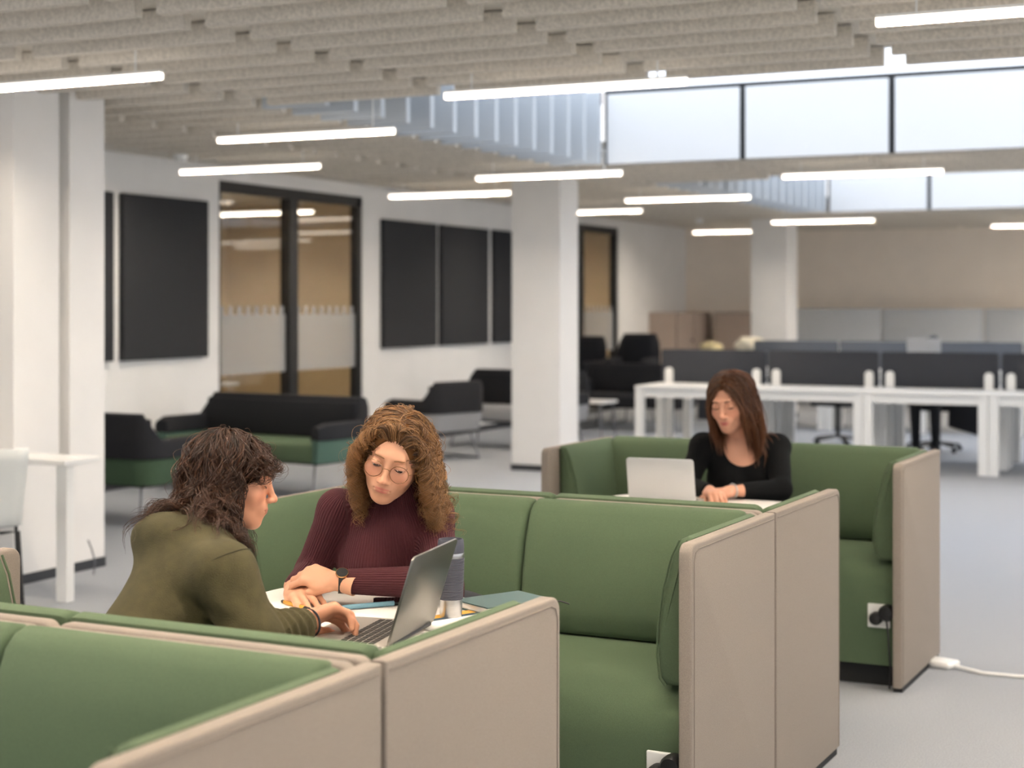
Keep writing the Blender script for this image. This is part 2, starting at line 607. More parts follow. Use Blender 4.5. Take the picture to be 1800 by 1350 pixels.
make_table(-2.47, -1.70, 3.04, 3.81, 'white rounded table with laptop and tumbler between the two women')
make_table(-2.42, -1.62, 5.46, 6.22, 'white rounded table the woman in black works at')


# ================================================================== laptops and table things
M['laptop'] = mat('laptop_aluminium', (128, 126, 121), 0.36, metal=0.9, noise=0.03, scale=300)
M['laptop_base'] = mat('laptop_deck', (178, 172, 164), 0.42, metal=0.4)
M['laptop_light'] = mat('laptop_silver', (205, 207, 210), 0.4, metal=0.35)
M['key'] = mat('dark_key', (58, 56, 54), 0.5)
M['display'] = mat('display_glass', (20, 22, 26), 0.12)


def make_laptop(loc, rz, w, d, lid, ang, m, label, name='laptop'):
    """hinge along local x at y = 0, keyboard towards -y, lid rising and tipping to +y by ang degrees past upright"""
    r = tag(empty(name, loc, rz), label, 'laptop')
    b = MB().prism(rrect(-w / 2, w / 2, -d, 0, .012, 4), 0, .013, axis='z', bev=.002).build('base', M['laptop_base'], r, SM)
    km = MB().box(-.0075, .0075, -.007, .007, 0, .0015).mesh('key', M['key'])
    nk = 14
    for i in range(5):
        for k in range(nk):
            link('key', km, b, ((k - (nk - 1) / 2) * (w * .062), -.045 - i * .0185, .013))
    MB().box(-.055, .055, -d + .012, -.145, .013, .0136).build('touchpad', M['metal'], b)
    for k, (a, c) in enumerate(((.045, .07), (.08, .095), (.10, .115))):
        MB().box(-w / 2 - .0006, -w / 2 + .002, -a - .018, -a, .004, .009).build('port', M['black'], b)
    L = Matrix.Translation((0, .002, .012)) @ Matrix.Rotation(-math.radians(ang), 4, 'X')
    l = MB().prism(rrect(-w / 2, w / 2, 0, lid, .012, 4), -.003, .003, axis='y', bev=.0015).move(L).build('lid', m, r, SM)
    MB().box(-w / 2 + .008, w / 2 - .008, -.0036, -.003, .012, lid - .008).move(L).build('display', M['display'], l)
    MB().tube([(-w / 2 + .03, .003, .012), (w / 2 - .03, .003, .012)], .006, 8).build('hinge', M['black'], r)
    return r


make_laptop((-1.806, 3.275, .74), math.radians(-90 + 9), .315, .225, .215, 17, M['laptop'], 'open grey laptop with dark keyboard beside the ribbed tumbler')
make_laptop((-2.120, 5.885, .74), math.radians(180 + 6), .268, .195, .182, 15, M['laptop_light'], 'open silver laptop in front of the woman in black')

# tumbler
M['rubber'] = mat('slate_rubber', (66, 68, 80), 0.6)
t = tag(empty('travel_tumbler', (-1.838, 3.545, .741)), 'slate blue ribbed travel tumbler with steel foot', 'tumbler')
prof = [(.0285, .046)]
z = .046
while z < .148:
    prof += [(.0300 + .0035 * (z - .046) / .1, z), (.0312 + .0035 * (z - .046) / .1, z + .0015), (.0300 + .0035 * (z - .046) / .1, z + .003)]
    z += .0042
MB().lathe(prof + [(.031, .15)], 40).build('grip', M['rubber'], t, SM)
MB().lathe([(.0255, 0), (.0275, .002), (.0285, .03), (.0292, .047)], 40).build('steel_foot', M['metal'], t, SM)
MB().lathe([(.0335, .15), (.0340, .152), (.0340, .160), (.0335, .162)], 40).build('steel_band', M['metal'], t, SM)
MB().lathe([(.0325, .162), (.0335, .175), (.0322, .193), (.030, .196), (.0285, .196), (.0275, .188), (.004, .187)], 40).build('lid', M['rubber'], t, SM)

# papers, notebook, pens
M['paper'] = mat('paper', (240, 236, 230), 0.8)
M['teal_cover'] = mat('teal_notebook', (58, 84, 84), 0.55)
M['amber'] = mat('amber_ink', (214, 160, 62), 0.6)
M['navy'] = mat('navy_ink', (38, 66, 84), 0.6)
M['pen_blue'] = mat('pen_blue', (104, 146, 162), 0.5)
M['phone'] = mat('dark_glass', (22, 22, 26), 0.2)
n = tag(empty('notebook', (-1.775, 3.72, .741), math.radians(-28)), 'dark teal closed notebook behind the tumbler', 'notebook')
MB().box(-.075, .075, -.105, .105, 0, .003).build('back_cover', M['teal_cover'], n)
MB().box(-.070, .073, -.10, .10, .003, .018).build('pages', M['paper'], n)
MB().box(-.075, .075, -.105, .105, .018, .021).build('front_cover', M['teal_cover'], n)
MB().tube([(.06, .105, .01), (.07, .13, .012), (.085, .15, .004)], .002, 5).build('ribbon', M['black'], n)
b = tag(empty('magazine', (-1.80, 3.50, .7405), math.radians(-25)), 'white magazine with amber and navy stripes under the tumbler', 'magazine')
MB().box(-.085, .085, -.12, .12, 0, .003, bev=.0008).build('pages', M['paper'], b)
MB().box(-.0852, -.05, -.1202, .1202, .0031, .0035).build('stripe', M['amber'], b)
MB().box(-.05, -.03, -.1202, .1202, .0031, .0035).build('stripe', M['navy'], b)
p = tag(empty('sheet_of_paper', (-2.18, 3.36, .7405), math.radians(-12)), 'large white sheet of paper under the hands', 'paper')
MB().box(-.2, .2, -.145, .145, 0, .0012).build('sheet', M['paper'], p)


def pen(a, b, r, body, tip, label):
    a, b = Vector(a), Vector(b)
    o = tag(empty('pen', a), label, 'pen')
    d = (b - a)
    MB().tube([d * .12, d * .85], r, 12).build('barrel', body, o, SM)
    MB().tube([d * 0, d * .04, d * .12], [r * .3, r * .8, r * .98], 12).build('tip', tip, o, SM)
    MB().tube([d * .85, d * .99, d], [r * 1.05, r * 1.05, r * .6], 12).build('cap', tip, o, SM)
    return o


pen((-2.325, 3.520, .747), (-2.195, 3.450, .747), .0055, M['amber'], M['black'], 'amber pen with black tip under the hands')
pen((-2.135, 3.500, .748), (-2.040, 3.615, .748), .0065, M['pen_blue'], M['pen_blue'], 'pale blue pen lying below the burgundy sleeve')
ph = tag(empty('phone', (-2.045, 3.665, .7405), math.radians(-60)), 'dark phone lying under the crossed forearms', 'phone')
MB().prism(rrect(-.037, .037, -.075, .075, .01, 5), 0, .008, axis='z', bev=.002).build('case', M['phone'], ph, SM)
MB().prism(rrect(-.034, .034, -.072, .072, .008, 5), .008, .0086, axis='z').build('screen', M['display'], ph)


# ================================================================== lounge furniture by the wall
def uwall(path, zlo, zhi, th, m, name, parent, taper=0.0):
    """upholstered wall following a plan path; zlo, zhi functions of path position 0..1; th thickness towards the inside"""
    P = [Vector((p[0], p[1])) for p in path]
    n = len(P)
    verts, faces = [], []
    k = 8
    for i, p in enumerate(P):
        tg = (P[min(i + 1, n - 1)] - P[max(i - 1, 0)]).normalized()
        nn = Vector((-tg.y, tg.x))
        s = i / (n - 1)
        a, b = zlo(s), zhi(s)
        e = min(.035, th * .45)
        sec = [(0, a), (0, b - e), (e * .3, b - e * .3), (e, b), (th - e, b), (th - e * .3, b - e * .3), (th, b - e), (th, a)]
        for (o, z) in sec:
            q = p + nn * (o + (taper * (b - z) / max(b - a, .01) if o < th * .5 else 0))
            verts.append((q.x, q.y, z))
    for i in range(n - 1):
        for j in range(k):
            faces.append((i * k + j, i * k + (j + 1) % k, (i + 1) * k + (j + 1) % k, (i + 1) * k + j))
    faces.append(tuple(range(k))[::-1])
    faces.append(tuple((n - 1) * k + j for j in range(k)))
    bm = bmesh.new()
    bv = [bm.verts.new(v) for v in verts]
    for f in faces:
        bm.faces.new([bv[i] for i in f])
    bmesh.ops.recalc_face_normals(bm, faces=bm.faces)
    mb = MB()
    mb.bm.free()
    mb.bm = bm
    return mb.build(name, m, parent, SM)


def lounge(loc, rz, w, label, seat_m, body_m, d=.72, hb=.78, ha=.60, name='lounge_sofa', cat='sofa', group=None):
    """faces local +y; black upper wrap over a coloured lower body, steel sled legs"""
    r = tag(empty(name, loc, rz), label, cat, group)
    rc = .16
    path = []
    x1 = w / 2
    path += [(x1 - .03, d), (x1, d - .1), (x1, d * .6), (x1, rc)]
    path += [(x1 - rc + rc * math.cos(a), rc - rc * math.sin(a)) for a in [math.radians(x) for x in (20, 40, 60, 80)]]
    mid = [(x1 - rc - (w - 2 * rc) * q, 0) for q in (0, .25, .5, .75, 1)]
    path += mid
    path += [(-p[0], p[1]) for p in path[:8][::-1]]

    n = len(path)

    def hh(s):
        i = s * (n - 1)
        q = min(i, n - 1 - i)
        return ha - .03 if q < 1 else ha + (hb - ha) * max(0, min(1, (q - 3) / 2.6)) ** 1.2
    path = path[::-1] if False else path
    # the path runs right to left, so its left normal points to the inside
    pin = [(p[0], p[1]) for p in path]
    pin = pin[::-1]
    uwall(pin, lambda s: .47, hh, .11, M['black_fabric'], 'upper_wrap', r)
    uwall(pin, lambda s: .29, lambda s: .475, .10, body_m, 'lower_body', r, taper=.035)
    MB().box(-x1 + .11, x1 - .11, .11, d - .01, .29, .44, bev=.03, seg=3).build('seat', seat_m, r, SM)
    MB().box(-x1 + .10, x1 - .10, .12, .16, .44, hb - .04, bev=.015).build('back_pad', M['black_fabric'], r, SM)
    MB().box(-x1 + .08, x1 - .08, .06, d - .05, .275, .30).build('underframe', M['base'], r)
    for s in (-1, 1):
        xx = s * (x1 - .16)
        MB().tube([(xx, .12, .28), (xx + s * .05, .04, .012), (xx + s * .05, d - .02, .012), (xx, d - .12, .28)], .010, 8).build('sled_leg', M['chrome'], r, SM)
    return r


lounge((-7.66, 8.75, 0), math.radians(-2), 1.66, 'black and green lounge sofa seen from its back by the white pillar', M['green_dark'], M['green_dark'])
lounge((-7.40, 11.35, 0), math.radians(180 - 6), 1.78, 'black and green lounge sofa in front of the glazed meeting room', M['green'], M['teal'])
lounge((-7.12, 13.95, 0), math.radians(72), .8, 'dark armchair with pale grey body by the slim white column', M['grey_fabric'], M['grey_fabric'], name='armchair', cat='armchair')
lounge((-7.3, 16.0, 0), math.radians(180), 1.5, 'black sofa with grey seat left of the slim white column', M['grey_fabric'], M['grey_fabric'], hb=.82)
lounge((-7.0, 18.8, 0), math.radians(180), 1.5, 'black sofa with dark seat right of the slim white column', M['black_fabric'], M['black_fabric'], hb=.80)
lounge((-8.14, 19.75, 0), math.radians(176), .62, 'high backed dark armchair against the second glass door', M['black_fabric'], M['black_fabric'], hb=1.12, ha=.8, name='armchair', cat='armchair')
lounge((-7.42, 19.75, 0), math.radians(184), .62, 'high backed dark armchair beside the taupe lockers', M['black_fabric'], M['black_fabric'], hb=1.16, ha=.85, name='armchair', cat='armchair')


def low_table(loc, w, d, h, label, top=None):
    r = tag(empty('coffee_table', loc), label, 'table')
    MB().prism(rrect(-w / 2, w / 2, -d / 2, d / 2, .06, 5), h - .025, h, axis='z').build('table_top', top or M['white'], r, SM)
    for sx in (-1, 1):
        for sy in (-1, 1):
            MB().tube([(sx * (w / 2 - .06), sy * (d / 2 - .06), h - .025), (sx * (w / 2 - .03), sy * (d / 2 - .03), 0)], .011, 8).build('leg', M['chrome'], r)
    return r


low_table((-7.1, 17.2, 0), .55, .5, .42, 'small white coffee table before the black sofa')

# white side table and shell chair by the pillar
r = tag(empty('side_table', (-6.2, 6.5, 0)), 'narrow white table standing against the pillar', 'table')
MB().box(-.75, .70, -.15, .13, .705, .735, bev=.004).build('table_top', M['white'], r)
for x in (-.68, .635):
    MB().box(x - .035, x + .035, -.10, -.04, 0, .705, bev=.004).build('leg', M['white'], r)
r = tag(empty('shell_chair', (-5.59, 5.84, 0), math.radians(45)), 'white shell chair with black sled legs at the narrow table', 'chair')
M['shell'] = mat('white_shell', (232, 236, 235), 0.35)
vs, fs = [], []
nu, nv = 9, 14
for j in range(nv):
    v = j / (nv - 1)
    for i in range(nu):
        u = i / (nu - 1) * 2 - 1
        if v < .5:
            q = v / .5
            yy, zz, ww = .42 - .40 * q, .45 - .02 * q + .02 * u * u, .21
        else:
            q = (v - .5) / .5
            yy, zz, ww = .02 - .10 * q ** 1.2 + .04 * u * u * q, .43 + .40 * q, .20 + .035 * q
        vs.append((u * ww, yy, zz))
for j in range(nv - 1):
    for i in range(nu - 1):
        fs.append((j * nu + i, j * nu + i + 1, (j + 1) * nu + i + 1, (j + 1) * nu + i))
o = link('shell', mesh_from('shell', vs, fs, M['shell'], True), r)
md = o.modifiers.new('thickness', 'SOLIDIFY')
md.thickness = .012
for s in (-1, 1):
    MB().tube([(s * .19, .36, .435), (s * .21, .42, .012), (s * .21, -.02, .012), (s * .19, .05, .42), (s * .10, .05, .415)], .009, 8).build('sled_leg', M['black'], r, SM)
MB().tube([(-.19, .36, .43), (.19, .36, .43)], .008, 8).build('crossbar', M['black'], r)
c = tag(MB().tube([(-5.98, 7.10, .20), (-5.94, 7.08, .16), (-5.93, 7.1, .08), (-5.96, 7.12, .006)], .005, 6).build('cable', M['chrome'], smooth=SM), 'thin grey cable dangling beside the white pillar', 'cable')

# meeting room furniture seen through the glass
r = tag(empty('meeting_table', (-10.0, 12.9, 0)), 'white meeting table behind the glass', 'table')
MB().box(-.5, .5, -1.0, .7, .71, .74, bev=.004).build('table_top', M['white'], r)
for y in (-.8, .5):
    MB().box(-.35, .35, y - .04, y + .04, 0, .71).build('leg', M['white'], r)


def office_chair(loc, rz, label, name='office_chair'):
    r = tag(empty(name, loc, rz), label, 'chair')
    MB().box(-.22, .22, -.20, .22, .43, .49, bev=.02).build('seat', M['black_fabric'], r, SM)
    MB().prism(rrect(-.21, .21, .55, .98, .06, 5), -.25, -.21, axis='y', bev=.01).build('backrest', M['black_fabric'], r, SM)
    MB().tube([(0, -.15, .44), (0, -.25, .47), (0, -.255, .7)], .018, 8).build('back_bar', M['black'], r, SM)
    MB().tube([(0, 0, .43), (0, 0, .08)], .025, 10).build('post', M['black'], r, SM)
    for k in range(5):
        a = 2 * PI * k / 5
        l = MB().tube([(0, 0, .10), (.28 * math.cos(a), .28 * math.sin(a), .065)], .015, 8).build('base_arm', M['black'], r)
        MB().lathe([(.028, -.012), (.028, .012)], 12).move(Matrix.Translation((.28 * math.cos(a), .28 * math.sin(a), .028)) @ Matrix.Rotation(PI / 2, 4, 'X')).build('castor', M['black'], l)
    return r


office_chair((-10.9, 12.5, 0), math.radians(-95), 'dark office chair at the meeting table near the left glass edge')
office_chair((-10.9, 13.25, 0), math.radians(-85), 'dark office chair at the meeting table near the door stile')

# ================================================================== desks
DW = 1.12
DX0 = -5.57


def make_desk(label, group):
    r = tag(empty('desk'), label, 'desk', group)
    MB().box(.003, DW - .003, 0, .74, .71, .74, bev=.004).build('desk_top', M['white'], r)
    for x in (.045, DW - .045):
        for y in (.045, .64):
            MB().box(x - .042, x + .042, y - .035, y + .035, 0, .71, bev=.004).build('leg', M['white'], r)
    MB().box(.09, DW - .09, .03, .06, .63, .705).build('front_rail', M['white'], r)
    MB().box(.09, DW - .09, .60, .64, .60, .705).build('cable_tray', M['fin'], r)
    return r


def make_screen(m, label, group):
    r = tag(empty('desk_screen'), label, 'desk screen', group)
    MB().prism(rrect(.012, DW - .012, .0, .34, .03, 4, (1, 1, 0, 0)), -.018, .018, axis='y', bev=.004).build('panel', m, r, SM)
    pm = MB().prism(rrect(-.04, .04, .0, .155, .038, 6, (1, 1, 0, 0)), -.045, -.02, axis='y').mesh('post', M['white'], SM)
    for x in (.10, DW - .10):
        link('post', pm, r, (x, 0, 0))
    return r


ORD = ('first', 'second', 'third', 'fourth', 'fifth')


def desk_row(y0, x0, n, m, far, lab_d, lab_b, lab_s, grp):
    d0 = s0 = b0 = None
    for k in range(n):
        o = d0 = make_desk(lab_d, grp + ', front side') if d0 is None else d0
        if k:
            o = copy_tree(d0)
        o.location = (x0 + k * DW, y0, 0)
        o['label'] = ORD[k] + ' ' + lab_d
        if far:
            if b0 is None:
                b0 = make_desk(lab_b, grp + ', back side')
                o = b0
            else:
                o = copy_tree(b0)
            o.location = (x0 + (k + 1) * DW, y0 + 1.53, 0)
            o.rotation_euler = (0, 0, PI)
            o['label'] = ORD[k] + ' ' + lab_b
        if s0 is None:
            s0 = make_screen(m, lab_s, grp + ', screens')
            o = s0
        else:
            o = copy_tree(s0)
        o.location = (x0 + k * DW, y0 + .765, .741)
        o['label'] = ORD[k] + ' ' + lab_s


desk_row(14.65, DX0, 5, M['screen_grey'], True, 'white desk from the lounge end of the near desk row, before the screens', 'white desk from the lounge end of the near desk row, behind the screens',
         'charcoal desk screen from the lounge end of the near desk row', 'near desk row')
desk_row(19.2, -5.95, 5, M['screen_mid'], False, 'white desk from the column end of the far desk row', '',
         'mid grey desk screen from the column end of the far desk row', 'far desk row')
office_chair((-3.1, 16.98, 0), math.radians(180), 'black office chair the person behind the white laptop sits on')
office_chair((-4.2, 17.3, 0), math.radians(160), 'empty black office chair behind the near desk row')
b = tag(empty('black_coat', (-2.76, 16.75, 0)), 'black coat hanging down beside the desk chair', 'coat')
MB().prism([(-.16, .28), (.14, .20), (.15, .55), (.10, .70), (-.10, .72), (-.15, .5)], -.05, .05, axis='y', bev=.02).build('cloth', M['black_fabric'], b, SM)

# lockers, grey partition panels, bundles
M['cream'] = mat('cream_cloth', (238, 230, 208), 0.9, noise=0.1, scale=30)
M['pale_yellow'] = mat('pale_yellow_cloth', (232, 216, 168), 0.9, noise=0.1, scale=30)


def locker(loc, rz, w, label):
    r = tag(empty('locker', loc, rz), label, 'locker')
    MB().box(0, w, 0, .45, 0, 1.42).build('body', M['locker'], r)
    MB().box(.004, w - .004, -.006, 0, .02, 1.415).build('door_gap', M['locker_dark'], r)
    d = MB().box(.015, w - .015, -.02, -.006, .04, 1.41).build('door', M['locker'], r)
    MB().lathe([(.022, 0), (.022, .02)], 14).move(Matrix.Translation((w - .12, -.02, .98)) @ Matrix.Rotation(PI / 2, 4, 'X')).build('lock', M['locker_dark'], d)
    return r


locker((-8.15, 23.25, 0), PI / 2, .80, 'taupe locker against the side wall, left end of the lockers')
locker((-8.15, 24.07, 0), PI / 2, .80, 'taupe locker filling the corner of the lockers')
locker((-7.95, 24.5, 0), 0, .62, 'taupe locker on the far wall next to the corner')
locker((-7.31, 24.5, 0), 0, .48, 'taupe locker on the far wall half behind the far column')
for k in range(5):
    o = tag(empty('partition_panel', (-6.80 + 1.52 * k, 24.6, 0)), ('first', 'second', 'third', 'fourth', 'fifth')[k] + ' pale grey partition panel from the taupe lockers', 'partition', 'pale grey partition panels')
    MB().box(.01, 1.51, -.03, .03, .06, 1.48, bev=.01).build('panel', M['panel_grey'], o, SM)
    for x in (.1, 1.42):
        MB().box(x - .03, x + .03, -.15, .15, 0, .06).build('foot', M['base'], o)
cab = tag(empty('low_cabinet', (-6.75, 20.6, 0)), 'dark low cabinet under the cream bundles', 'cabinet')
MB().box(-.1, 1.0, -.2, .2, 0, .86, bev=.005).build('body', M['screen_grey'], cab)
MB().box(-.09, .44, -.215, -.2, .04, .84).build('door', M['screen_grey'], cab)
MB().box(.46, .99, -.215, -.2, .04, .84).build('door', M['screen_grey'], cab)


def bundle(loc, rx, rz, m, label, seed):
    bm = bmesh.new()
    bmesh.ops.create_icosphere(bm, subdivisions=3, radius=1)
    rnd = random.Random(seed)
    ph = [rnd.uniform(0, 6) for _ in range(6)]
    for v in bm.verts:
        c = v.co
        f = 1 + .10 * math.sin(3 * c.x + ph[0]) * math.sin(4 * c.y + ph[1]) + .07 * math.sin(7 * c.x + 5 * c.z + ph[2])
        v.co = Vector((c.x * rx * f, c.y * rx * .7 * f, max(-rz, c.z * rz * f * 1.15) + rz))
    mb = MB()
    mb.bm.free()
    mb.bm = bm
    o = tag(mb.build('bundle', m, smooth=SM), label, 'bundle')
    o.location = loc
    return o


bundle((-6.72, 20.6, .861), .16, .085, M['pale_yellow'], 'pale yellow soft bundle beyond the desk screens', 1)
bundle((-6.18, 20.6, .861), .22, .115, M['cream'], 'cream soft bundle beyond the desk screens', 2)

# cable cover on the carpet
r = tag(empty('floor_socket', (-1.22, 6.85, 0), math.radians(-20)), 'small white cable outlet on the carpet beside the rear booth', 'floor socket')
MB().box(-.06, .06, -.05, .05, 0, .03, bev=.012, seg=3).build('cover', M['white'], r, SM)
MB().tube([(.05, 0, .012), (.2, -.02, .008), (.5, .1, .008), (1.2, .28, .008), (2.2, .5, .008)], .008, 6).build('cable', M['white'], r, SM)

# ================================================================== people: signed-distance modelling
F32 = np.float32


def cap(a, b, r1, r2=None):
    a, b = np.array(a, F32), np.array(b, F32)
    r2 = r1 if r2 is None else r2
    ab = b - a
    L2 = float(ab @ ab) + 1e-9

    def f(P):
        h = np.clip(((P - a) @ ab) / L2, 0, 1)
        q = P - a - h[:, None] * ab
        return np.sqrt((q * q).sum(1)) - (r1 + (r2 - r1) * h)
    return f


def ell(c, r, R=None):
    c, r = np.array(c, F32), np.array(r, F32)
    R = None if R is None else np.array(R, F32)

    def f(P):
        q = P - c
        if R is not None:
            q = q @ R                # columns of R are the ellipsoid's axes
        k0 = np.sqrt(((q / r) ** 2).sum(1)) + 1e-6
        k1 = np.sqrt(((q / (r * r)) ** 2).sum(1)) + 1e-6
        return k0 * (k0 - 1) / k1
    return f


def smin(a, b, k):
    if k <= 0:
        return np.minimum(a, b)
    h = np.maximum(k - np.abs(a - b), 0) / k
    return np.minimum(a, b) - h * h * k * .25


def smax(a, b, k):
    return -smin(-a, -b, k)


class Solid:
    def __init__(self):
        self.ops = []

    def add(self, f, k=.02):
        self.ops.append((0, f, k))
        return self

    def cut(self, f, k=.01):
        self.ops.append((1, f, k))
        return self

    def keep(self, f, k=.005):
        self.ops.append((2, f, k))
        return self

    def warp(self, f):
        self.ops.append((3, f, 0))
        return self

    def __call__(self, P):
        d = np.full(len(P), 9.0, F32)
        for op, f, k in self.ops:
            if op == 3:
                d = d + f(P, d)
                continue
            e = f(P)
            d = smin(d, e, k) if op == 0 else smax(d, -e, k) if op == 1 else smax(d, e, k)
        return d.astype(F32)


def surface_nets(S, lo, hi, h):
    """mesh the zero level of S inside the box lo..hi with cells of size h"""
    lo, hi = np.array(lo, F32), np.array(hi, F32)
    n = np.ceil((hi - lo) / h).astype(int) + 1
    ax = [lo[i] + h * np.arange(n[i], dtype=F32) for i in range(3)]
    V = np.empty(tuple(n), F32)
    for s in range(0, n[0], 24):
        g = np.stack(np.meshgrid(ax[0][s:s + 24], ax[1], ax[2], indexing='ij'), -1)
        V[s:s + 24] = S(g.reshape(-1, 3)).reshape(g.shape[:3])
    ins = V < 0
    c = [(i, j, k) for i in (0, 1) for j in (0, 1) for k in (0, 1)]
    m = n - 1

    def sub(A, o):
        return A[o[0]:o[0] + m[0], o[1]:o[1] + m[1], o[2]:o[2] + m[2]]
    cnt = np.zeros(tuple(m), np.int8)
    for o in c:
        cnt += sub(ins, o)
    act = (cnt > 0) & (cnt < 8)
    ids = np.full(tuple(m), -1, np.int64)
    idx = np.argwhere(act)
    ids[act] = np.arange(len(idx))
    acc = np.zeros((len(idx), 3))
    num = np.zeros(len(idx))
    vals = {o: V[idx[:, 0] + o[0], idx[:, 1] + o[1], idx[:, 2] + o[2]] for o in c}
    for a in c:
        for b in c:
            if sum(b) - sum(a) == 1 and all(y >= x for x, y in zip(a, b)):
                va, vb = vals[a], vals[b]
                x = (va < 0) != (vb < 0)
                t = np.where(x, va / np.where(x, va - vb, 1), 0)
                p = np.array(a)[None] + t[:, None] * (np.array(b) - np.array(a))[None]
                acc += p * x[:, None]
                num += x
    verts = lo + (idx + acc / num[:, None]) * h
    quads = []
    for axis in range(3):
        o1 = [slice(None)] * 3
        o2 = [slice(None)] * 3
        o1[axis] = slice(0, n[axis] - 1)
        o2[axis] = slice(1, n[axis])
        A, B = ins[tuple(o1)], ins[tuple(o2)]
        u, w = (axis + 1) % 3, (axis + 2) % 3
        e = np.argwhere(A != B)
        e = e[(e[:, u] > 0) & (e[:, w] > 0) & (e[:, u] < m[u]) & (e[:, w] < m[w])]
        fl = A[e[:, 0], e[:, 1], e[:, 2]]

        def cell(du, dw):
            q = e.copy()
            q[:, u] += du
            q[:, w] += dw
            return ids[q[:, 0], q[:, 1], q[:, 2]]
        q = np.stack([cell(-1, -1), cell(0, -1), cell(0, 0), cell(-1, 0)], 1)
        q[~fl] = q[~fl][:, ::-1]
        quads.append(q)
    quads = np.concatenate(quads)
    quads = quads[(quads >= 0).all(1)]
    return verts, quads


def fast_mesh(name, verts, quads, materials, cols=None, mats=None, attrs=None):
    me = bpy.data.meshes.new(name)
    me.vertices.add(len(verts))
    me.vertices.foreach_set('co', np.asarray(verts, F32).ravel())
    nq = len(quads)
    me.loops.add(nq * 4)
    me.loops.foreach_set('vertex_index', np.asarray(quads, np.int32).ravel())
    me.polygons.add(nq)
    me.polygons.foreach_set('loop_start', np.arange(0, nq * 4, 4, dtype=np.int32))
    me.polygons.foreach_set('use_smooth', np.ones(nq, bool))
    for m in materials:
        me.materials.append(m)
    if mats is not None:
        me.polygons.foreach_set('material_index', np.asarray(mats, np.int32))
    me.update(calc_edges=True)
    if cols is not None:
        a = me.color_attributes.new('Col', 'FLOAT_COLOR', 'POINT')
        c4 = np.ones((len(verts), 4), F32)
        c4[:, :3] = cols
        a.data.foreach_set('color', c4.ravel())
    for k, v in (attrs or {}).items():
        a = me.attributes.new(k, 'FLOAT', 'POINT')
        a.data.foreach_set('value', np.asarray(v, F32))
    return me


def attr_mat(name, rough, spec=0.4, sss=0.0, bump=0.0, bscale=200, aniso=0.0):
    m, nt, b = newmat(name)
    at = nt.nodes.new('ShaderNodeVertexColor')
    at.layer_name = 'Col'
    nt.links.new(at.outputs['Color'], b.inputs['Base Color'])
    b.inputs['Roughness'].default_value = rough
    b.inputs['Specular IOR Level'].default_value = spec
    if sss:
        b.inputs['Subsurface Weight'].default_value = sss
        b.inputs['Subsurface Radius'].default_value = (1.0, 0.35, 0.2)
        b.inputs['Subsurface Scale'].default_value = 0.006
    if bump:
        tc = nt.nodes.new('ShaderNodeTexCoord')
        n = nt.nodes.new('ShaderNodeTexNoise')
        n.inputs['Scale'].default_value = bscale
        nt.links.new(tc.outputs['Object'], n.inputs['Vector'])
        bp = nt.nodes.new('ShaderNodeBump')
        bp.inputs['Strength'].default_value = bump
        bp.inputs['Distance'].default_value = .001
        nt.links.new(n.outputs['Fac'], bp.inputs['Height'])
        nt.links.new(bp.outputs['Normal'], b.inputs['Normal'])
    return m


M['skin'] = attr_mat('skin', 0.5, 0.35, bump=0.08, bscale=900)
M['hair'] = attr_mat('hair', 0.42, 0.45)
M['scalp'] = attr_mat('hair_undercoat', 0.95, 0.0)
M['eye_white'] = mat('eye_white', (224, 214, 208), 0.25)
M['iris'] = mat('iris', (62, 66, 66), 0.2)
M['lash'] = mat('lash', (42, 28, 22), 0.6)
M['gold'] = mat('gold', (176, 142, 104), 0.25, metal=1.0)
M['leather'] = mat('black_leather', (16, 16, 18), 0.5)
M['trouser'] = mat('dark_trouser', (34, 36, 44), 0.9, noise=0.1, scale=200)


def rib_mat():
    m, nt, b = newmat('burgundy_rib_knit')
    at = nt.nodes.new('ShaderNodeAttribute')
    at.attribute_name = 'rib'
    mu = nt.nodes.new('ShaderNodeMath')
    mu.operation = 'MULTIPLY'
    mu.inputs[1].default_value = 2 * PI / .0070
    sn = nt.nodes.new('ShaderNodeMath')
    sn.operation = 'SINE'
    nt.links.new(at.outputs['Fac'], mu.inputs[0])
    nt.links.new(mu.outputs[0], sn.inputs[0])
    bp = nt.nodes.new('ShaderNodeBump')
    bp.inputs['Strength'].default_value = .6
    bp.inputs['Distance'].default_value = .0017
    nt.links.new(sn.outputs[0], bp.inputs['Height'])
    nt.links.new(bp.outputs['Normal'], b.inputs['Normal'])
    b.inputs['Base Color'].default_value = lin((64, 11, 22))
    b.inputs['Roughness'].default_value = .85
    b.inputs['Sheen Weight'].default_value = .08
    b.inputs['Sheen Tint'].default_value = lin((120, 40, 54))
    return m


M['rib'] = rib_mat()
M['olive'] = mat('olive_fleece', (68, 62, 37), 0.95, noise=0.14, scale=34, bump=0.35, bscale=500, sheen=0.3)
M['black_knit'] = mat('black_knit', (11, 12, 14), 0.95, noise=0.1, scale=300, spec=0.2)


def basis(fwd, up=(0, 0, 1), roll=0.0):
    """columns: right, forward, up of a head or hand that points along fwd"""
    y = Vector(fwd).normalized()
    x = y.cross(Vector(up)).normalized()
    z = x.cross(y)
    R = Matrix((x, y, z)).transposed()
    return R @ Matrix.Rotation(math.radians(roll), 3, 'Y')


def to_world(v, R, t):
    return np.asarray(v) @ np.array(R).T + np.array(t)


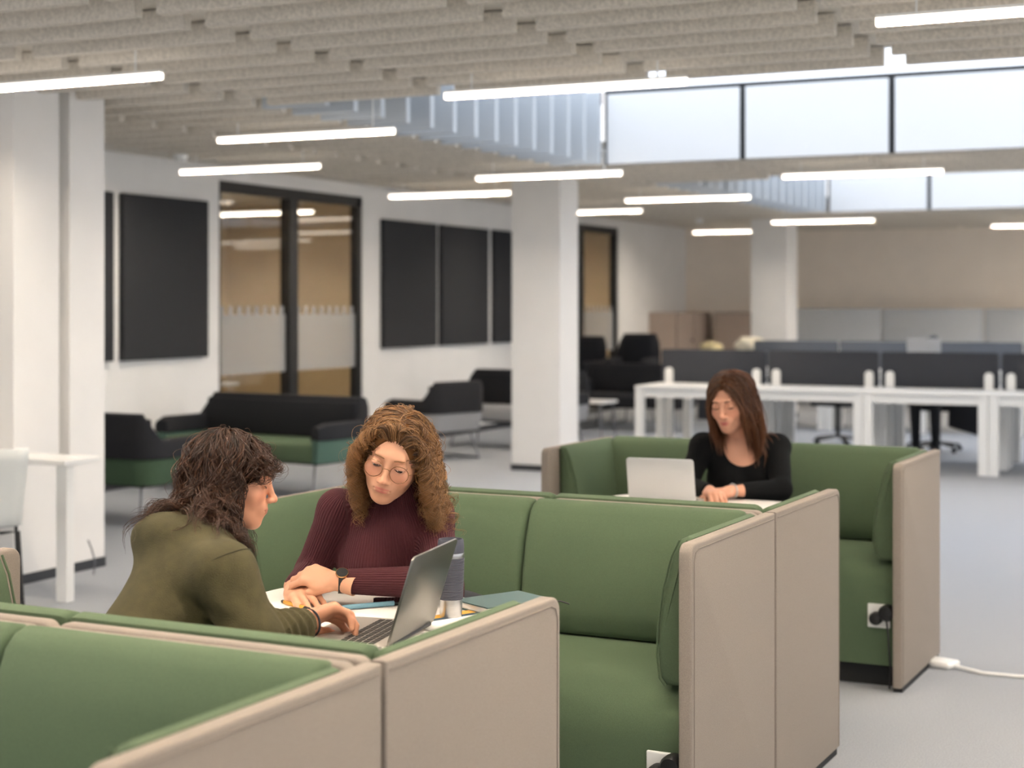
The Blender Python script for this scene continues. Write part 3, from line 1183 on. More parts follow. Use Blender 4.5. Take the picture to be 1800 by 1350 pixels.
# ---------------------------------------------------------------- head (local: +y face, +z up, eyes at z = 0)
def head_solid(neck_to, w=1.0, lid=0.35, gap=.0072):
    """neck_to: where the neck ends, in head coordinates"""
    S = Solid()
    S.add(ell((0, -.014, .025), (.0735 * w, .092, .081)), 0)
    S.add(ell((0, .026, -.030), (.061 * w, .064, .074)), .03)
    S.add(ell((0, .040, -.066), (.038 * w, .046, .034)), .03)
    S.add(ell((0, .074, -.095), (.014, .016, .0155)), .022)
    for s in (-1, 1):
        S.add(cap((s * .049 * w, .0, -.050), (s * .014, .068, -.092), .014, .012), .022)
        S.add(ell((s * .040 * w, .062, -.030), (.021, .019, .019)), .022)
        S.add(ell((s * .072 * w, -.012, -.012), (.008, .019, .030)), .006)
    S.add(cap((-.030, .0845, .022), (.030, .0845, .022), .0085), .022)
    for s in (-1, 1):                                       # sockets
        S.cut(ell((s * .0315, .1010, .002), (.019, .0145, .0135)), .014)
    S.add(cap((0, .0885, .010), (0, .1070, -.028), .0062, .0078), .012)
    S.add(ell((0, .1105, -.0335), (.0098, .0098, .0088)), .008)
    for s in (-1, 1):
        S.add(ell((s * .0115, .1035, -.0370), (.0072, .0092, .0066)), .006)
        S.cut(ell((s * .0060, .1085, -.0425), (.0035, .005, .003)), .003)
    S.add(ell((0, .0850, -.0605), (.027, .0140, .0170)), .016)
    S.cut(cap((0, .1040, -.047), (0, .1010, -.054), .002), .006)
    S.add(ell((0, .0955, -.0595), (.0170, .0056, .0038)), .005)
    S.add(ell((0, .0943, -.0668), (.0150, .0062, .0046)), .005)
    S.cut(cap((-.021, .0945, -.0632), (.021, .0945, -.0632), .0012), .003)
    S.cut(cap((0, .1040, -.0630), (0, .1020, -.0630), .0010), .004)
    for s in (-1, 1):                                       # lids closed over most of the eye
        c = (s * .0315, .0800, .0010)
        up = Solid().add(ell(c, (.0142, .0136, .0130)), 0)
        up.keep(lambda P, c=c: (c[2] - .0045 - P[:, 2]) + (P[:, 1] - c[1]) * lid, .001)
        S.add(up, .0035)
        lo = Solid().add(ell(c, (.0138, .0130, .0128)), 0)
        lo.keep(lambda P, c=c: (P[:, 2] - (c[2] - gap)) + (P[:, 1] - c[1]) * .05, .001)
        S.add(lo, .004)
    n0 = np.array((0, -.025, -.045))
    n1 = np.array(neck_to)
    S.add(cap(n0, n0 + (n1 - n0) * .55, .052, .048), .02)
    S.add(cap(n0 + (n1 - n0) * .55, n1, .048, .056), .02)
    return S


LIPS = (ell((0, .0955, -.0595), (.0190, .0085, .0040)), ell((0, .0943, -.0668), (.0168, .0095, .0050)))
EYES = (ell((.0315, .094, .001), (.017, .014, .012)), ell((-.0315, .094, .001), (.017, .014, .012)))


def smooth01(x, a, b):
    t = np.clip((x - a) / (b - a), 0, 1)
    return t * t * (3 - 2 * t)


def skin_colours(P, base, lip):
    base, lip = np.array(lin(base)[:3]), np.array(lin(lip)[:3])
    C = np.repeat(base[None], len(P), 0)
    d = np.minimum(LIPS[0](P.astype(F32)), LIPS[1](P.astype(F32)))
    w = 1 - smooth01(d, -.0022, .0022)
    C = C * (1 - w[:, None]) + lip * w[:, None]
    blush = np.exp(-(((np.abs(P[:, 0]) - .042) / .02) ** 2 + ((P[:, 1] - .07) / .03) ** 2 + ((P[:, 2] + .03) / .02) ** 2))
    nose = np.exp(-((P[:, 0] / .012) ** 2 + ((P[:, 1] - .113) / .012) ** 2 + ((P[:, 2] + .036) / .012) ** 2))
    red = base * np.array((1.04, .80, .76))
    b = np.clip(.55 * blush + .55 * nose, 0, 1)[:, None] * (1 - w[:, None])
    C = C * (1 - b) + red * b
    return C


def ray_face(S, x, z, y0=.14, extra=0.0):
    """height of the face along +y at head coordinates x, z"""
    ys = np.linspace(y0, .0, 240)
    P = np.stack([np.full_like(ys, x), ys, np.full_like(ys, z)], 1).astype(F32)
    d = S(P)
    i = int(np.argmax(d < 0))
    return (x, float(ys[i]) + extra, z)


def face_details(person, S, R, t, brow_rgb, brow_r=.0022, gaze=(0, .6, -.8), scale=1.0):
    """eyeballs, lashes and brows as parts of a person; everything placed on the head's own surface"""
    def tw(p):
        return to_world(np.array(p) * scale, R, t)
    g = Vector(gaze).normalized()
    for s in (-1, 1):
        c = Vector((s * .0315, .0800, .0010))
        e = Solid().add(ell(c, (.0120, .0116, .0118)), 0)
        v, q = surface_nets(e, np.array(c) - .0145, np.array(c) + .0145, .0014)
        d = ((v - np.array(c)) / .0124) @ np.array(g)
        fm = d[q].mean(1)
        link('eye', fast_mesh('eye', tw(v), q, [M['eye_white'], M['iris']], mats=(fm > .80).astype(int)), person)
        pts, pts2 = [], []
        for k in range(9):
            a = -1 + 2 * k / 8
            x = s * (.0315 + a * .0150)
            z = -.0030 - .0052 * (1 - a * a) + (.0022 * a)
            pts.append(tw(ray_face(S, x, z, extra=.0005)))
        MB().tube(pts, [.0004] + [.0012] * 7 + [.0004], 5).build('lashes', M['lash'], person, SM)
        br = []
        for k in range(9):
            a = k / 8
            x = s * (.0125 + a * .038)
            z = .0195 + .0060 * math.sin(a * PI * .8) - .004 * a
            br.append(tw(ray_face(S, x, z, extra=.0004)))
        MB().tube(br, [brow_r * f for f in (.6, 1, 1.1, 1.1, 1.05, .95, .8, .6, .25)], 6).build('eyebrow', brow_rgb, person, SM)


# ---------------------------------------------------------------- hand (local: wrist at 0, +y fingers, back of hand +z, thumb towards +x)
def hand_solid(flex, thumb=(.6, .3), spread=1.0, mirror=1, wrist=-.05):
    """flex: four (knuckle, middle, end) bends in degrees from index to little finger"""
    S = Solid()
    m = mirror
    S.add(cap((0, wrist, -.002), (0, .006, 0), .0255, .0235), 0)
    S.add(ell((m * .004, .045, -.001), (.036, .048, .0135)), .012)
    base = [(.026, .083, .001), (.0075, .089, .003), (-.0115, .085, .002), (-.0285, .075, -.002)]
    lens = [(.040, .024, .020), (.044, .028, .021), (.041, .026, .020), (.032, .020, .018)]
    fan = [7, 1, -5, -12]
    joints = []
    for i in range(4):
        b = np.array(base[i])
        b[0] *= m
        S.add(cap((m * base[i][0] * .45, .02, -.001), b, .011, .0105), .012)
        ang = 0.0
        p = b
        az = math.radians(fan[i] * spread) * m
        rr = [.0096, .0086, .0078, .0064] if i < 3 else [.0085, .0076, .0068, .0056]
        for j in range(3):
            ang += math.radians(flex[i][j])
            d = np.array((math.sin(az) * math.cos(ang), math.cos(az) * math.cos(ang), -math.sin(ang)))
            q = p + d * lens[i][j]
            S.add(cap(p, q, rr[j], rr[j + 1]), .005 if j else .008)
            p = q
        joints.append(p)
    a0 = np.array((m * .018, .018, -.006))
    o, f = thumb
    d1 = np.array((m * math.sin(o), math.cos(o), -.35))
    d1 /= np.linalg.norm(d1)
    a1 = a0 + d1 * .045
    d2 = np.array((m * math.sin(o - f), math.cos(o - f), -.30))
    d2 /= np.linalg.norm(d2)
    a2 = a1 + d2 * .032
    a3 = a2 + d2 * .024 - np.array((0, 0, .004))
    S.add(cap(a0, a1, .0150, .0110), .014)
    S.add(cap(a1, a2, .0105, .0095), .006)
    S.add(cap(a2, a3, .0095, .0075), .005)
    return S


def hand_mesh(S, R, t, scale, h=.0021):
    lo = np.array((-.075, -.055, -.085))
    v, q = surface_nets(S, lo, np.array((.075, .19, .04)), h)
    return to_world(v * scale, R, t), q, v


def merge(parts):
    V, Q, C = [], [], []
    n = 0
    for v, q, c in parts:
        V.append(v)
        Q.append(q + n)
        C.append(c if c.ndim == 2 else np.repeat(c[None], len(v), 0))
        n += len(v)
    return np.concatenate(V), np.concatenate(Q), np.concatenate(C)


# ---------------------------------------------------------------- hair
def norm(v):
    return v / (np.linalg.norm(v, axis=-1, keepdims=True) + 1e-9)


def grad(S, P, e=.004):
    P = P.astype(F32)
    g = np.stack([S(P + np.array(o, F32) * e) - S(P - np.array(o, F32) * e) for o in ((1, 0, 0), (0, 1, 0), (0, 0, 1))], 1)
    return norm(g)


def grow(roots, d0, length, steps, solid, pull, stiff, margin, lift=0.0, rng=None, wind=0.0):
    """guide paths (n, steps, 3): start along d0, turn towards pull(P, s) and slide over solid"""
    P = roots.copy()
    D = norm(d0)
    out = [P.copy()]
    seg = (length / (steps - 1))[:, None]
    for k in range(1, steps):
        s = k / (steps - 1)
        tgt = pull(P, s)
        if rng is not None and wind:
            tgt = tgt + rng.normal(0, wind, P.shape)
        D = norm(D * stiff(s) + tgt * (1 - stiff(s)))
        N = P + D * seg
        d = solid(N.astype(F32))
        mg = margin(s)
        bad = d < mg
        if bad.any():
            g = grad(solid, N[bad])
            N[bad] += g * (mg - d[bad])[:, None]
            D[bad] = norm(N[bad] - P[bad])
        P = N
        out.append(P.copy())
    return np.stack(out, 1)


def strands(guides, per, amp, turns, clump, rad, rng, rgb_a, rgb_b, jit=.35, frizz=0.0, sides=3, short=.25, onset=(.02, .45), drop=None):
    """turn guide paths into bundles of thin tubes that coil together"""
    G, K, _ = guides.shape
    g = np.repeat(guides, per, 0)
    n = len(g)
    s = np.linspace(0, 1, K)[None]
    # trim some strands short
    keep = 1 - short * rng.random(n)[:, None]
    u = s * keep * (K - 1)
    i0 = np.clip(u.astype(int), 0, K - 2)
    f = (u - i0)[..., None]
    ar = np.arange(n)[:, None]
    g = g[ar, i0] * (1 - f) + g[ar, i0 + 1] * f
    T = norm(np.gradient(g, axis=1))
    ref = norm(rng.normal(size=(G, 3)))
    ref = np.repeat(ref, per, 0)[:, None]
    Nn = norm(np.cross(T, np.broadcast_to(ref, T.shape)))
    B = np.cross(T, Nn)
    ph = np.repeat(rng.uniform(0, 2 * PI, G), per)[:, None] + rng.normal(0, jit, (n, 1))
    tr = np.repeat(turns * rng.uniform(.75, 1.3, G) * np.where(rng.random(G) < .5, 1, -1), per)[:, None]
    am = np.repeat(amp * rng.uniform(.6, 1.35, G), per)[:, None] * smooth01(s, *onset) * (.8 + .7 * s)
    a = ph + 2 * PI * tr * s * keep
    off = (am * np.cos(a))[..., None] * Nn + (am * np.sin(a))[..., None] * B
    co = rng.normal(0, 1, (n, 1, 3)) * clump * (.6 + .4 * np.sin(PI * s))[..., None]
    P = g + off + co
    if frizz:
        P = P + np.cumsum(rng.normal(0, frizz, P.shape), 1) * s[..., None]
    if drop is not None:
        ok = ~drop(P.reshape(-1, 3)).reshape(n, K).any(1)
        P, keep = P[ok], keep[ok]
        lock = np.repeat(np.arange(G), per)[ok]
        n = len(P)
    else:
        lock = np.repeat(np.arange(G), per)
    T = norm(np.gradient(P, axis=1))
    N1 = norm(np.cross(T, norm(rng.normal(size=(n, 1, 3)))))
    N2 = np.cross(T, N1)
    r = rad * rng.uniform(.6, 1.25, (n, 1)) * np.clip(1.15 - s ** 3, .2, 1)
    V = np.stack([P + (N1 * math.cos(2 * PI * k / sides) + N2 * math.sin(2 * PI * k / sides)) * r[..., None] for k in range(sides)], 2)
    V = V.reshape(-1, 3)
    idx = np.arange(n * K * sides).reshape(n, K, sides)
    q = []
    for k in range(sides):
        k2 = (k + 1) % sides
        q.append(np.stack([idx[:, :-1, k], idx[:, :-1, k2], idx[:, 1:, k2], idx[:, 1:, k]], -1).reshape(-1, 4))
    Q = np.concatenate(q)
    ca, cb_ = np.array(lin(rgb_a)[:3]), np.array(lin(rgb_b)[:3])
    mixv = np.clip(rng.normal(.45, .22, G)[lock] + rng.normal(0, .15, n), 0, 1)[:, None] * .75 + .3 * s - .05
    C = ca + (cb_ - ca) * np.clip(mixv, 0, 1)[..., None]
    C = np.repeat(C[:, :, None], sides, 2).reshape(-1, 3)
    return V, Q, C


def limb_coord(P, bones):
    """distance travelled around the nearest bone, used by the rib knit"""
    best = np.full(len(P), 9.0)
    out = np.zeros(len(P))
    for a, b, r in bones:
        a, b = np.array(a, float), np.array(b, float)
        ax = b - a
        L = np.linalg.norm(ax)
        ax = ax / L
        h = np.clip((P - a) @ ax, 0, L)
        q = P - a - h[:, None] * ax
        d = np.linalg.norm(q, axis=1) - r
        ref = np.array((.43, -.9, 0.0)) if abs(ax[2]) > .5 else np.array((0, 0, 1.0))
        ref = ref - ax * (ref @ ax)
        ref /= np.linalg.norm(ref)
        bi = np.cross(ax, ref)
        ang = np.arctan2(q @ bi, q @ ref)
        w = d < best
        out[w] = (ang * r)[w]
        best[w] = d[w]
    return out


def cap_hair(R, t, scale, grow_r=1.0, face=(.062, .10, .106), fc=(0, .132, -.022), low=-.075):
    """thin shell of hair close to the skull, open over the face (head coordinates baked to world)"""
    S = Solid().add(ell((0, -.016, .025), (.0795 * grow_r, .0985 * grow_r, .0870 * grow_r)), 0)
    S.add(ell((0, -.050, -.035), (.064 * grow_r, .050 * grow_r, .055)), .03)
    S.cut(ell(fc, face), .01)
    S.keep(lambda P: low - P[:, 2], .01)
    return S


def person_root(name, parts, label, group='people at work'):
    v, q, c = merge(parts)
    o = link(name, fast_mesh('body', v, q, [M['skin']], cols=c))
    return tag(o, label, 'person', group)


def scalp_roots(n, rng, Scap, R, t, scale, cond):
    """random points on the hair cap with outward normals, in head coordinates"""
    out, nrm = [], []
    while len(out) < n:
        d = norm(rng.normal(size=(n * 3, 3)))
        c = np.array((0, -.016, .025))
        r = np.array((.0775, .0965, .0850))
        p = c + d * r
        ok = cond(p) & (np.abs(Scap(p.astype(F32))) < .012)
        nn = norm(d / r)
        out += list(p[ok])
        nrm += list(nn[ok])
    return np.array(out[:n]), np.array(nrm[:n])


def more_roots(roots, nr, ex):
    """add roots given by their x, y on top of the skull"""
    c, r = np.array((0, -.016, .025)), np.array((.0775, .0965, .0850))
    z = c[2] + r[2] * np.sqrt(np.clip(1 - (ex[:, 0] / r[0]) ** 2 - ((ex[:, 1] - c[1]) / r[1]) ** 2, .01, 1))
    ex = np.concatenate([ex, z[:, None]], 1)
    return np.concatenate([roots, ex]), np.concatenate([nr, norm((ex - c) / r ** 2)])


def hairline(rng, n):
    x = rng.uniform(-.058, .058, n)
    return np.stack([x, .074 - 9.0 * x * x - rng.uniform(0, .012, n)], 1)


def face_zone(hc, R, sc, xw=.060, y0=.055, z0=-.115, z1=.045):
    """true for points that would hang in front of the face"""
    Rn = np.array(R)

    def f(P):
        L = (P - np.array(hc)) @ Rn / sc
        return (L[:, 1] > y0) & (np.abs(L[:, 0]) < xw) & (L[:, 2] > z0) & (L[:, 2] < z1)
    return f


def tan_to(d, n):
    return norm(d - n * (d * n).sum(1)[:, None])


def frame2(side, up, fwd):
    return np.array((side, fwd, up), float).T


SKIN_A = np.array(lin((226, 178, 148))[:3])
M['olive_seam'] = mat('olive_seam', (58, 53, 32), .95)
BROW_FAIR = mat('fair_brow', (138, 98, 66), .8)
BROW_DARK = mat('dark_brow', (62, 42, 32), .8)


# ================================================================== woman in burgundy
def woman_burgundy():
    rng = np.random.default_rng(7)
    sc = 1.06
    hc = (-2.104, 3.738, 1.126)                           # middle of the head at eye level
    fwd = (.265, -.925, -.29)
    R = basis(fwd, (0, 0, 1), -17)
    shR, shL = (-2.295, 3.755, .960), (-2.080, 3.900, .945)
    elR, wrR = (-2.392, 3.775, .780), (-2.322, 3.585, .776)
    elL, wrL = (-1.935, 3.690, .798), (-2.172, 3.545, .806)
    neck = (-2.165, 3.83, .985)
    chest, waist, hip = (-2.165, 3.83, .84), (-2.165, 3.97, .68), (-2.165, 4.17, .585)
    side = norm(np.array(shL) - np.array(shR))
    upv = norm(np.array(neck) - np.array(waist))
    fw = np.cross(side, upv)
    Rt = frame2(side, upv, fw)
    nl = (np.array(neck) - np.array(hc)) @ np.array(R) / sc
    Sh = head_solid(nl, .98, lid=.12)
    v, q = surface_nets(Sh, (-.095, -.13, -.20), (.095, .135, .125), .0020)
    skin = (208, 156, 126)
    head = (to_world(v * sc, R, hc), q, skin_colours(v, skin, (196, 112, 100)))
    sk = np.array(lin(skin)[:3])
    # left hand hangs over the right wrist, right hand lies on the table
    hl = hand_solid([(35, 32, 20), (38, 36, 22), (42, 36, 22), (46, 34, 20)], thumb=(.55, .45), mirror=-1)
    RL = basis((-.97, -.10, .16), (.10, -.55, .85), 0)
    vl, ql, _ = hand_mesh(hl, RL, wrL, 1.0)
    hr = hand_solid([(20, 12, 8), (22, 14, 8), (24, 14, 8), (26, 14, 8)], thumb=(.45, .25), mirror=1, wrist=-.015)
    RR = basis((.74, -.66, -.06), (.10, -.45, .88), 0)
    vr, qr, _ = hand_mesh(hr, RR, (-2.318, 3.572, .776), 1.0)
    # body under the clothes
    Sb = Solid().add(ell(chest, (.13, .09, .16), Rt), 0).add(ell(waist, (.115, .085, .13), Rt), .05).add(ell(hip, (.15, .12, .10)), .05)
    Sb.add(cap(neck, chest, .045, .06), .03)
    arms = [(shR, elR, .042, .034), (elR, wrR, .034, .022), (shL, elL, .042, .034), (elL, wrL, .034, .022)]
    for a in arms:
        Sb.add(cap(*a), .02)
    legs = []
    for s in (-1, 1):
        h = (hip[0] + s * .085, hip[1], .575)
        k = (hip[0] + s * .10, 3.80, .555)
        f = (hip[0] + s * .10, 3.84, .07)
        legs += [(h, k, .080, .060), (k, f, .056, .036), (f, (f[0], f[1] - .15, .045), .036, .030)]
    for a in legs:
        Sb.add(cap(a[0], a[1], a[2] - .01, a[3] - .008), .02)
    vb, qb = surface_nets(Sb, (-2.6, 3.35, 0.0), (-1.75, 4.45, 1.08), .012)
    p = person_root('person', [head, (vl, ql, sk), (vr, qr, sk), (vb, qb, sk)],
                    'woman with curly hair and round glasses in a ribbed burgundy jumper leaning on the table')
    # jumper
    J = Solid().add(ell(chest, (.150, .105, .165), Rt), 0).add(ell(waist, (.130, .098, .14), Rt), .06).add(ell(hip, (.165, .13, .07)), .05)
    J.add(cap(shR, shL, .052, .052), .05)
    for s, c in ((-1, 1), (1, 1)):
        J.add(ell(np.array(chest) + side * s * .062 + fw * .075 - upv * .01, (.055, .045, .055)), .035)
    J.add(cap(shR, elR, .054, .047), .03).add(cap(elR, np.array(elR) * .02 + np.array(wrR) * .98, .046, .033), .02)
    J.add(cap(shL, elL, .054, .047), .03).add(cap(elL, np.array(elL) * .13 + np.array(wrL) * .87, .046, .033), .02)
    n1 = np.array(neck) * .35 + np.array(hc) * .65 + np.array((0, 0.03, -.055))
    J.add(cap(np.array(neck) + np.array((0, 0, -.02)), n1, .066, .060), .03)
    v, q = surface_nets(J, (-2.55, 3.4, .5), (-1.8, 4.4, 1.12), .0068)
    bones = [((-2.165, 4.0, .45), neck, .13), (shR, elR, .05), (elR, wrR, .04), (shL, elL, .05), (elL, wrL, .04)]
    link('ribbed_jumper', fast_mesh('ribbed_jumper', v, q, [M['rib']], attrs={'rib': limb_coord(v, bones)}), p)
    T = Solid().add(ell(hip, (.172, .14, .10)), 0)
    for a in legs[:2] + legs[3:5]:
        T.add(cap(*a), .03)
    v, q = surface_nets(T, (-2.5, 3.6, .04), (-1.85, 4.4, .72), .012)
    link('trousers', fast_mesh('trousers', v, q, [M['trouser']]), p)
    face_details(p, Sh, R, hc, BROW_FAIR, .0020, gaze=(-.1, .75, -.65), scale=sc)
    # round glasses
    for s in (-1, 1):
        ring = [to_world(np.array((s * .0335 + .0235 * math.cos(a), .1055 - .25 * abs(.0235 * math.cos(a)) * (1 if s * math.cos(a) > 0 else .2), -.008 + .0225 * math.sin(a))) * sc, R, hc) for a in np.linspace(0, 2 * PI, 33)]
        MB().tube(ring, .0009, 6, cap=False).build('glasses_rim', M['gold'], p, SM)
        mb = MB()
        mb.bm.faces.new([mb.bm.verts.new(c) for c in ring[:-1]])
        mb.build('glasses_lens', M['lens'], p)
        arm = [to_world(np.array(c) * sc, R, hc) for c in ((s * .057, .099, -.004), (s * .070, .08, -.002), (s * .076, .01, .0), (s * .075, -.01, -.01))]
        MB().tube(arm, .0010, 6).build('glasses_arm', M['gold'], p, SM)
    MB().tube([to_world(np.array(c) * sc, R, hc) for c in ((-.0105, .1055, -.004), (-.004, .1085, .000), (.004, .1085, .000), (.0105, .1055, -.004))], .0010, 6).build('glasses_bridge', M['gold'], p, SM)
    # watch on the left wrist
    ax = norm(np.array(elL) - np.array(wrL))
    wc = np.array(wrL) + ax * .014
    Rw = np.array(basis(tuple(ax), (0, -.5, 1)))
    ringp = [wc + (Rw[:, 0] * math.cos(a) + Rw[:, 2] * math.sin(a)) * .0295 for a in np.linspace(0, 2 * PI, 25)]
    b = MB()
    vv = []
    for c in ringp[:-1]:
        o = norm(c - wc)
        vv.append([b.bm.verts.new(c + ax * dx + o * dr) for dx, dr in ((-.009, 0), (-.009, .002), (.009, .002), (.009, 0))])
    for i in range(24):
        for k in range(4):
            b.bm.faces.new((vv[i][k], vv[i][(k + 1) % 4], vv[(i + 1) % 24][(k + 1) % 4], vv[(i + 1) % 24][k]))
    wt = b.build('watch_strap', M['leather'], p, SM)
    up = norm(Rw[:, 2] + Rw[:, 0] * .25)
    Mx = Matrix.Translation(Vector(wc + up * .030)) @ basis(tuple(ax), tuple(up)).to_4x4()
    MB().lathe([(.0165, -.002), (.0175, .001), (.0165, .004)], 28).move(Mx).build('watch_case', M['gold'], wt, SM)
    MB().lathe([(.0150, .004), (.0150, .0046)], 28).move(Mx).build('watch_dial', M['black'], wt)
    # ring
    # hair: centre parting, loose curls to the collarbone
    Sc = cap_hair(R, hc, sc)
    v, q = surface_nets(Sc, (-.1, -.13, -.1), (.1, .1, .14), .004)
    hc3 = np.array(hc)
    capm = (to_world(v * sc, R, hc), q, np.array(lin((98, 67, 41))[:3]))
    roots, nr = scalp_roots(330, rng, Sc, R, hc, sc, lambda p: (p[:, 2] > -.045) & ~((p[:, 1] > .055) & (p[:, 2] < .055)))
    xp = -.012
    roots, nr = more_roots(roots, nr, np.stack([xp + rng.normal(0, .010, 150), rng.uniform(-.07, .074, 150)], 1))
    roots, nr = more_roots(roots, nr, hairline(rng, 150))
    tr, tn = scalp_roots(130, rng, Sc, R, hc, sc, lambda p: (p[:, 1] > .012) & (p[:, 2] > -.025) & (p[:, 2] < .085) & (np.abs(p[:, 0]) > .034))
    roots, nr = np.concatenate([roots, tr]), np.concatenate([nr, tn])
    sg = np.where(roots[:, 0] > xp, 1.0, -1.0)
    d0 = np.stack([sg * 1.0, -.30 + 0 * sg, .15 - .5 * (roots[:, 2] < .06)], 1)
    d0 = tan_to(d0, nr) * .95 + nr * .10
    Rn = np.array(R)
    body_c = Solid().add(lambda P: J(P), 0)
    inv = np.linalg.inv(Rn)

    def hd(P):
        L = ((P - hc3) @ Rn / sc).astype(F32)
        a = ell((0, -.014, .023), (.076, .096, .085))(L)
        b = ell((0, .072, -.030), (.082, .082, .112))(L)
        return np.minimum(a, b) * sc
    col = Solid().add(hd, 0).add(J, 0)
    down = np.array((0, 0, -1.0))

    def pull(P, s):
        o = P - hc3
        lx = (o @ Rn)[:, :1]
        out = np.sign(lx) * Rn[:, 0][None]
        return norm(np.repeat(down[None], len(P), 0) * (.55 + 1.2 * s) + out * (.16 * (1 - s) ** 2) - Rn[:, 1][None] * (.05 + .30 * (1 - s)))
    L = rng.uniform(.18, .275, len(roots)) * np.where(roots[:, 2] > .05, 1.08, .88)
    gd = grow(to_world(roots * sc, R, hc), d0 @ Rn.T, L, 52, col, pull, lambda s: .78 - .12 * s, lambda s: .003 + .008 * smooth01(np.array(s), .05, .5), rng=rng, wind=.10)
    fz = face_zone(hc, R, sc, .052, .066, -.115, .030)
    h1 = strands(gd, 8, .0105, 4.0, .0030, .0010, rng, (74, 49, 29), (172, 126, 78), frizz=.0003, onset=(.12, .75), drop=fz)
    fl = gd[rng.choice(len(gd), 70)]
    h2 = strands(fl, 2, .016, 3.4, .010, .0005, rng, (110, 76, 46), (176, 132, 86), frizz=.0009, drop=fz)
    vv, qq, cc = merge([capm, h1, h2])
    link('curly_hair', fast_mesh('curly_hair', vv, qq, [M['hair'], M['scalp']], cols=cc, mats=(np.arange(len(qq)) < len(capm[1])).astype(int)), p)['label'] = 'light brown curly hair parted in the middle'
    return p


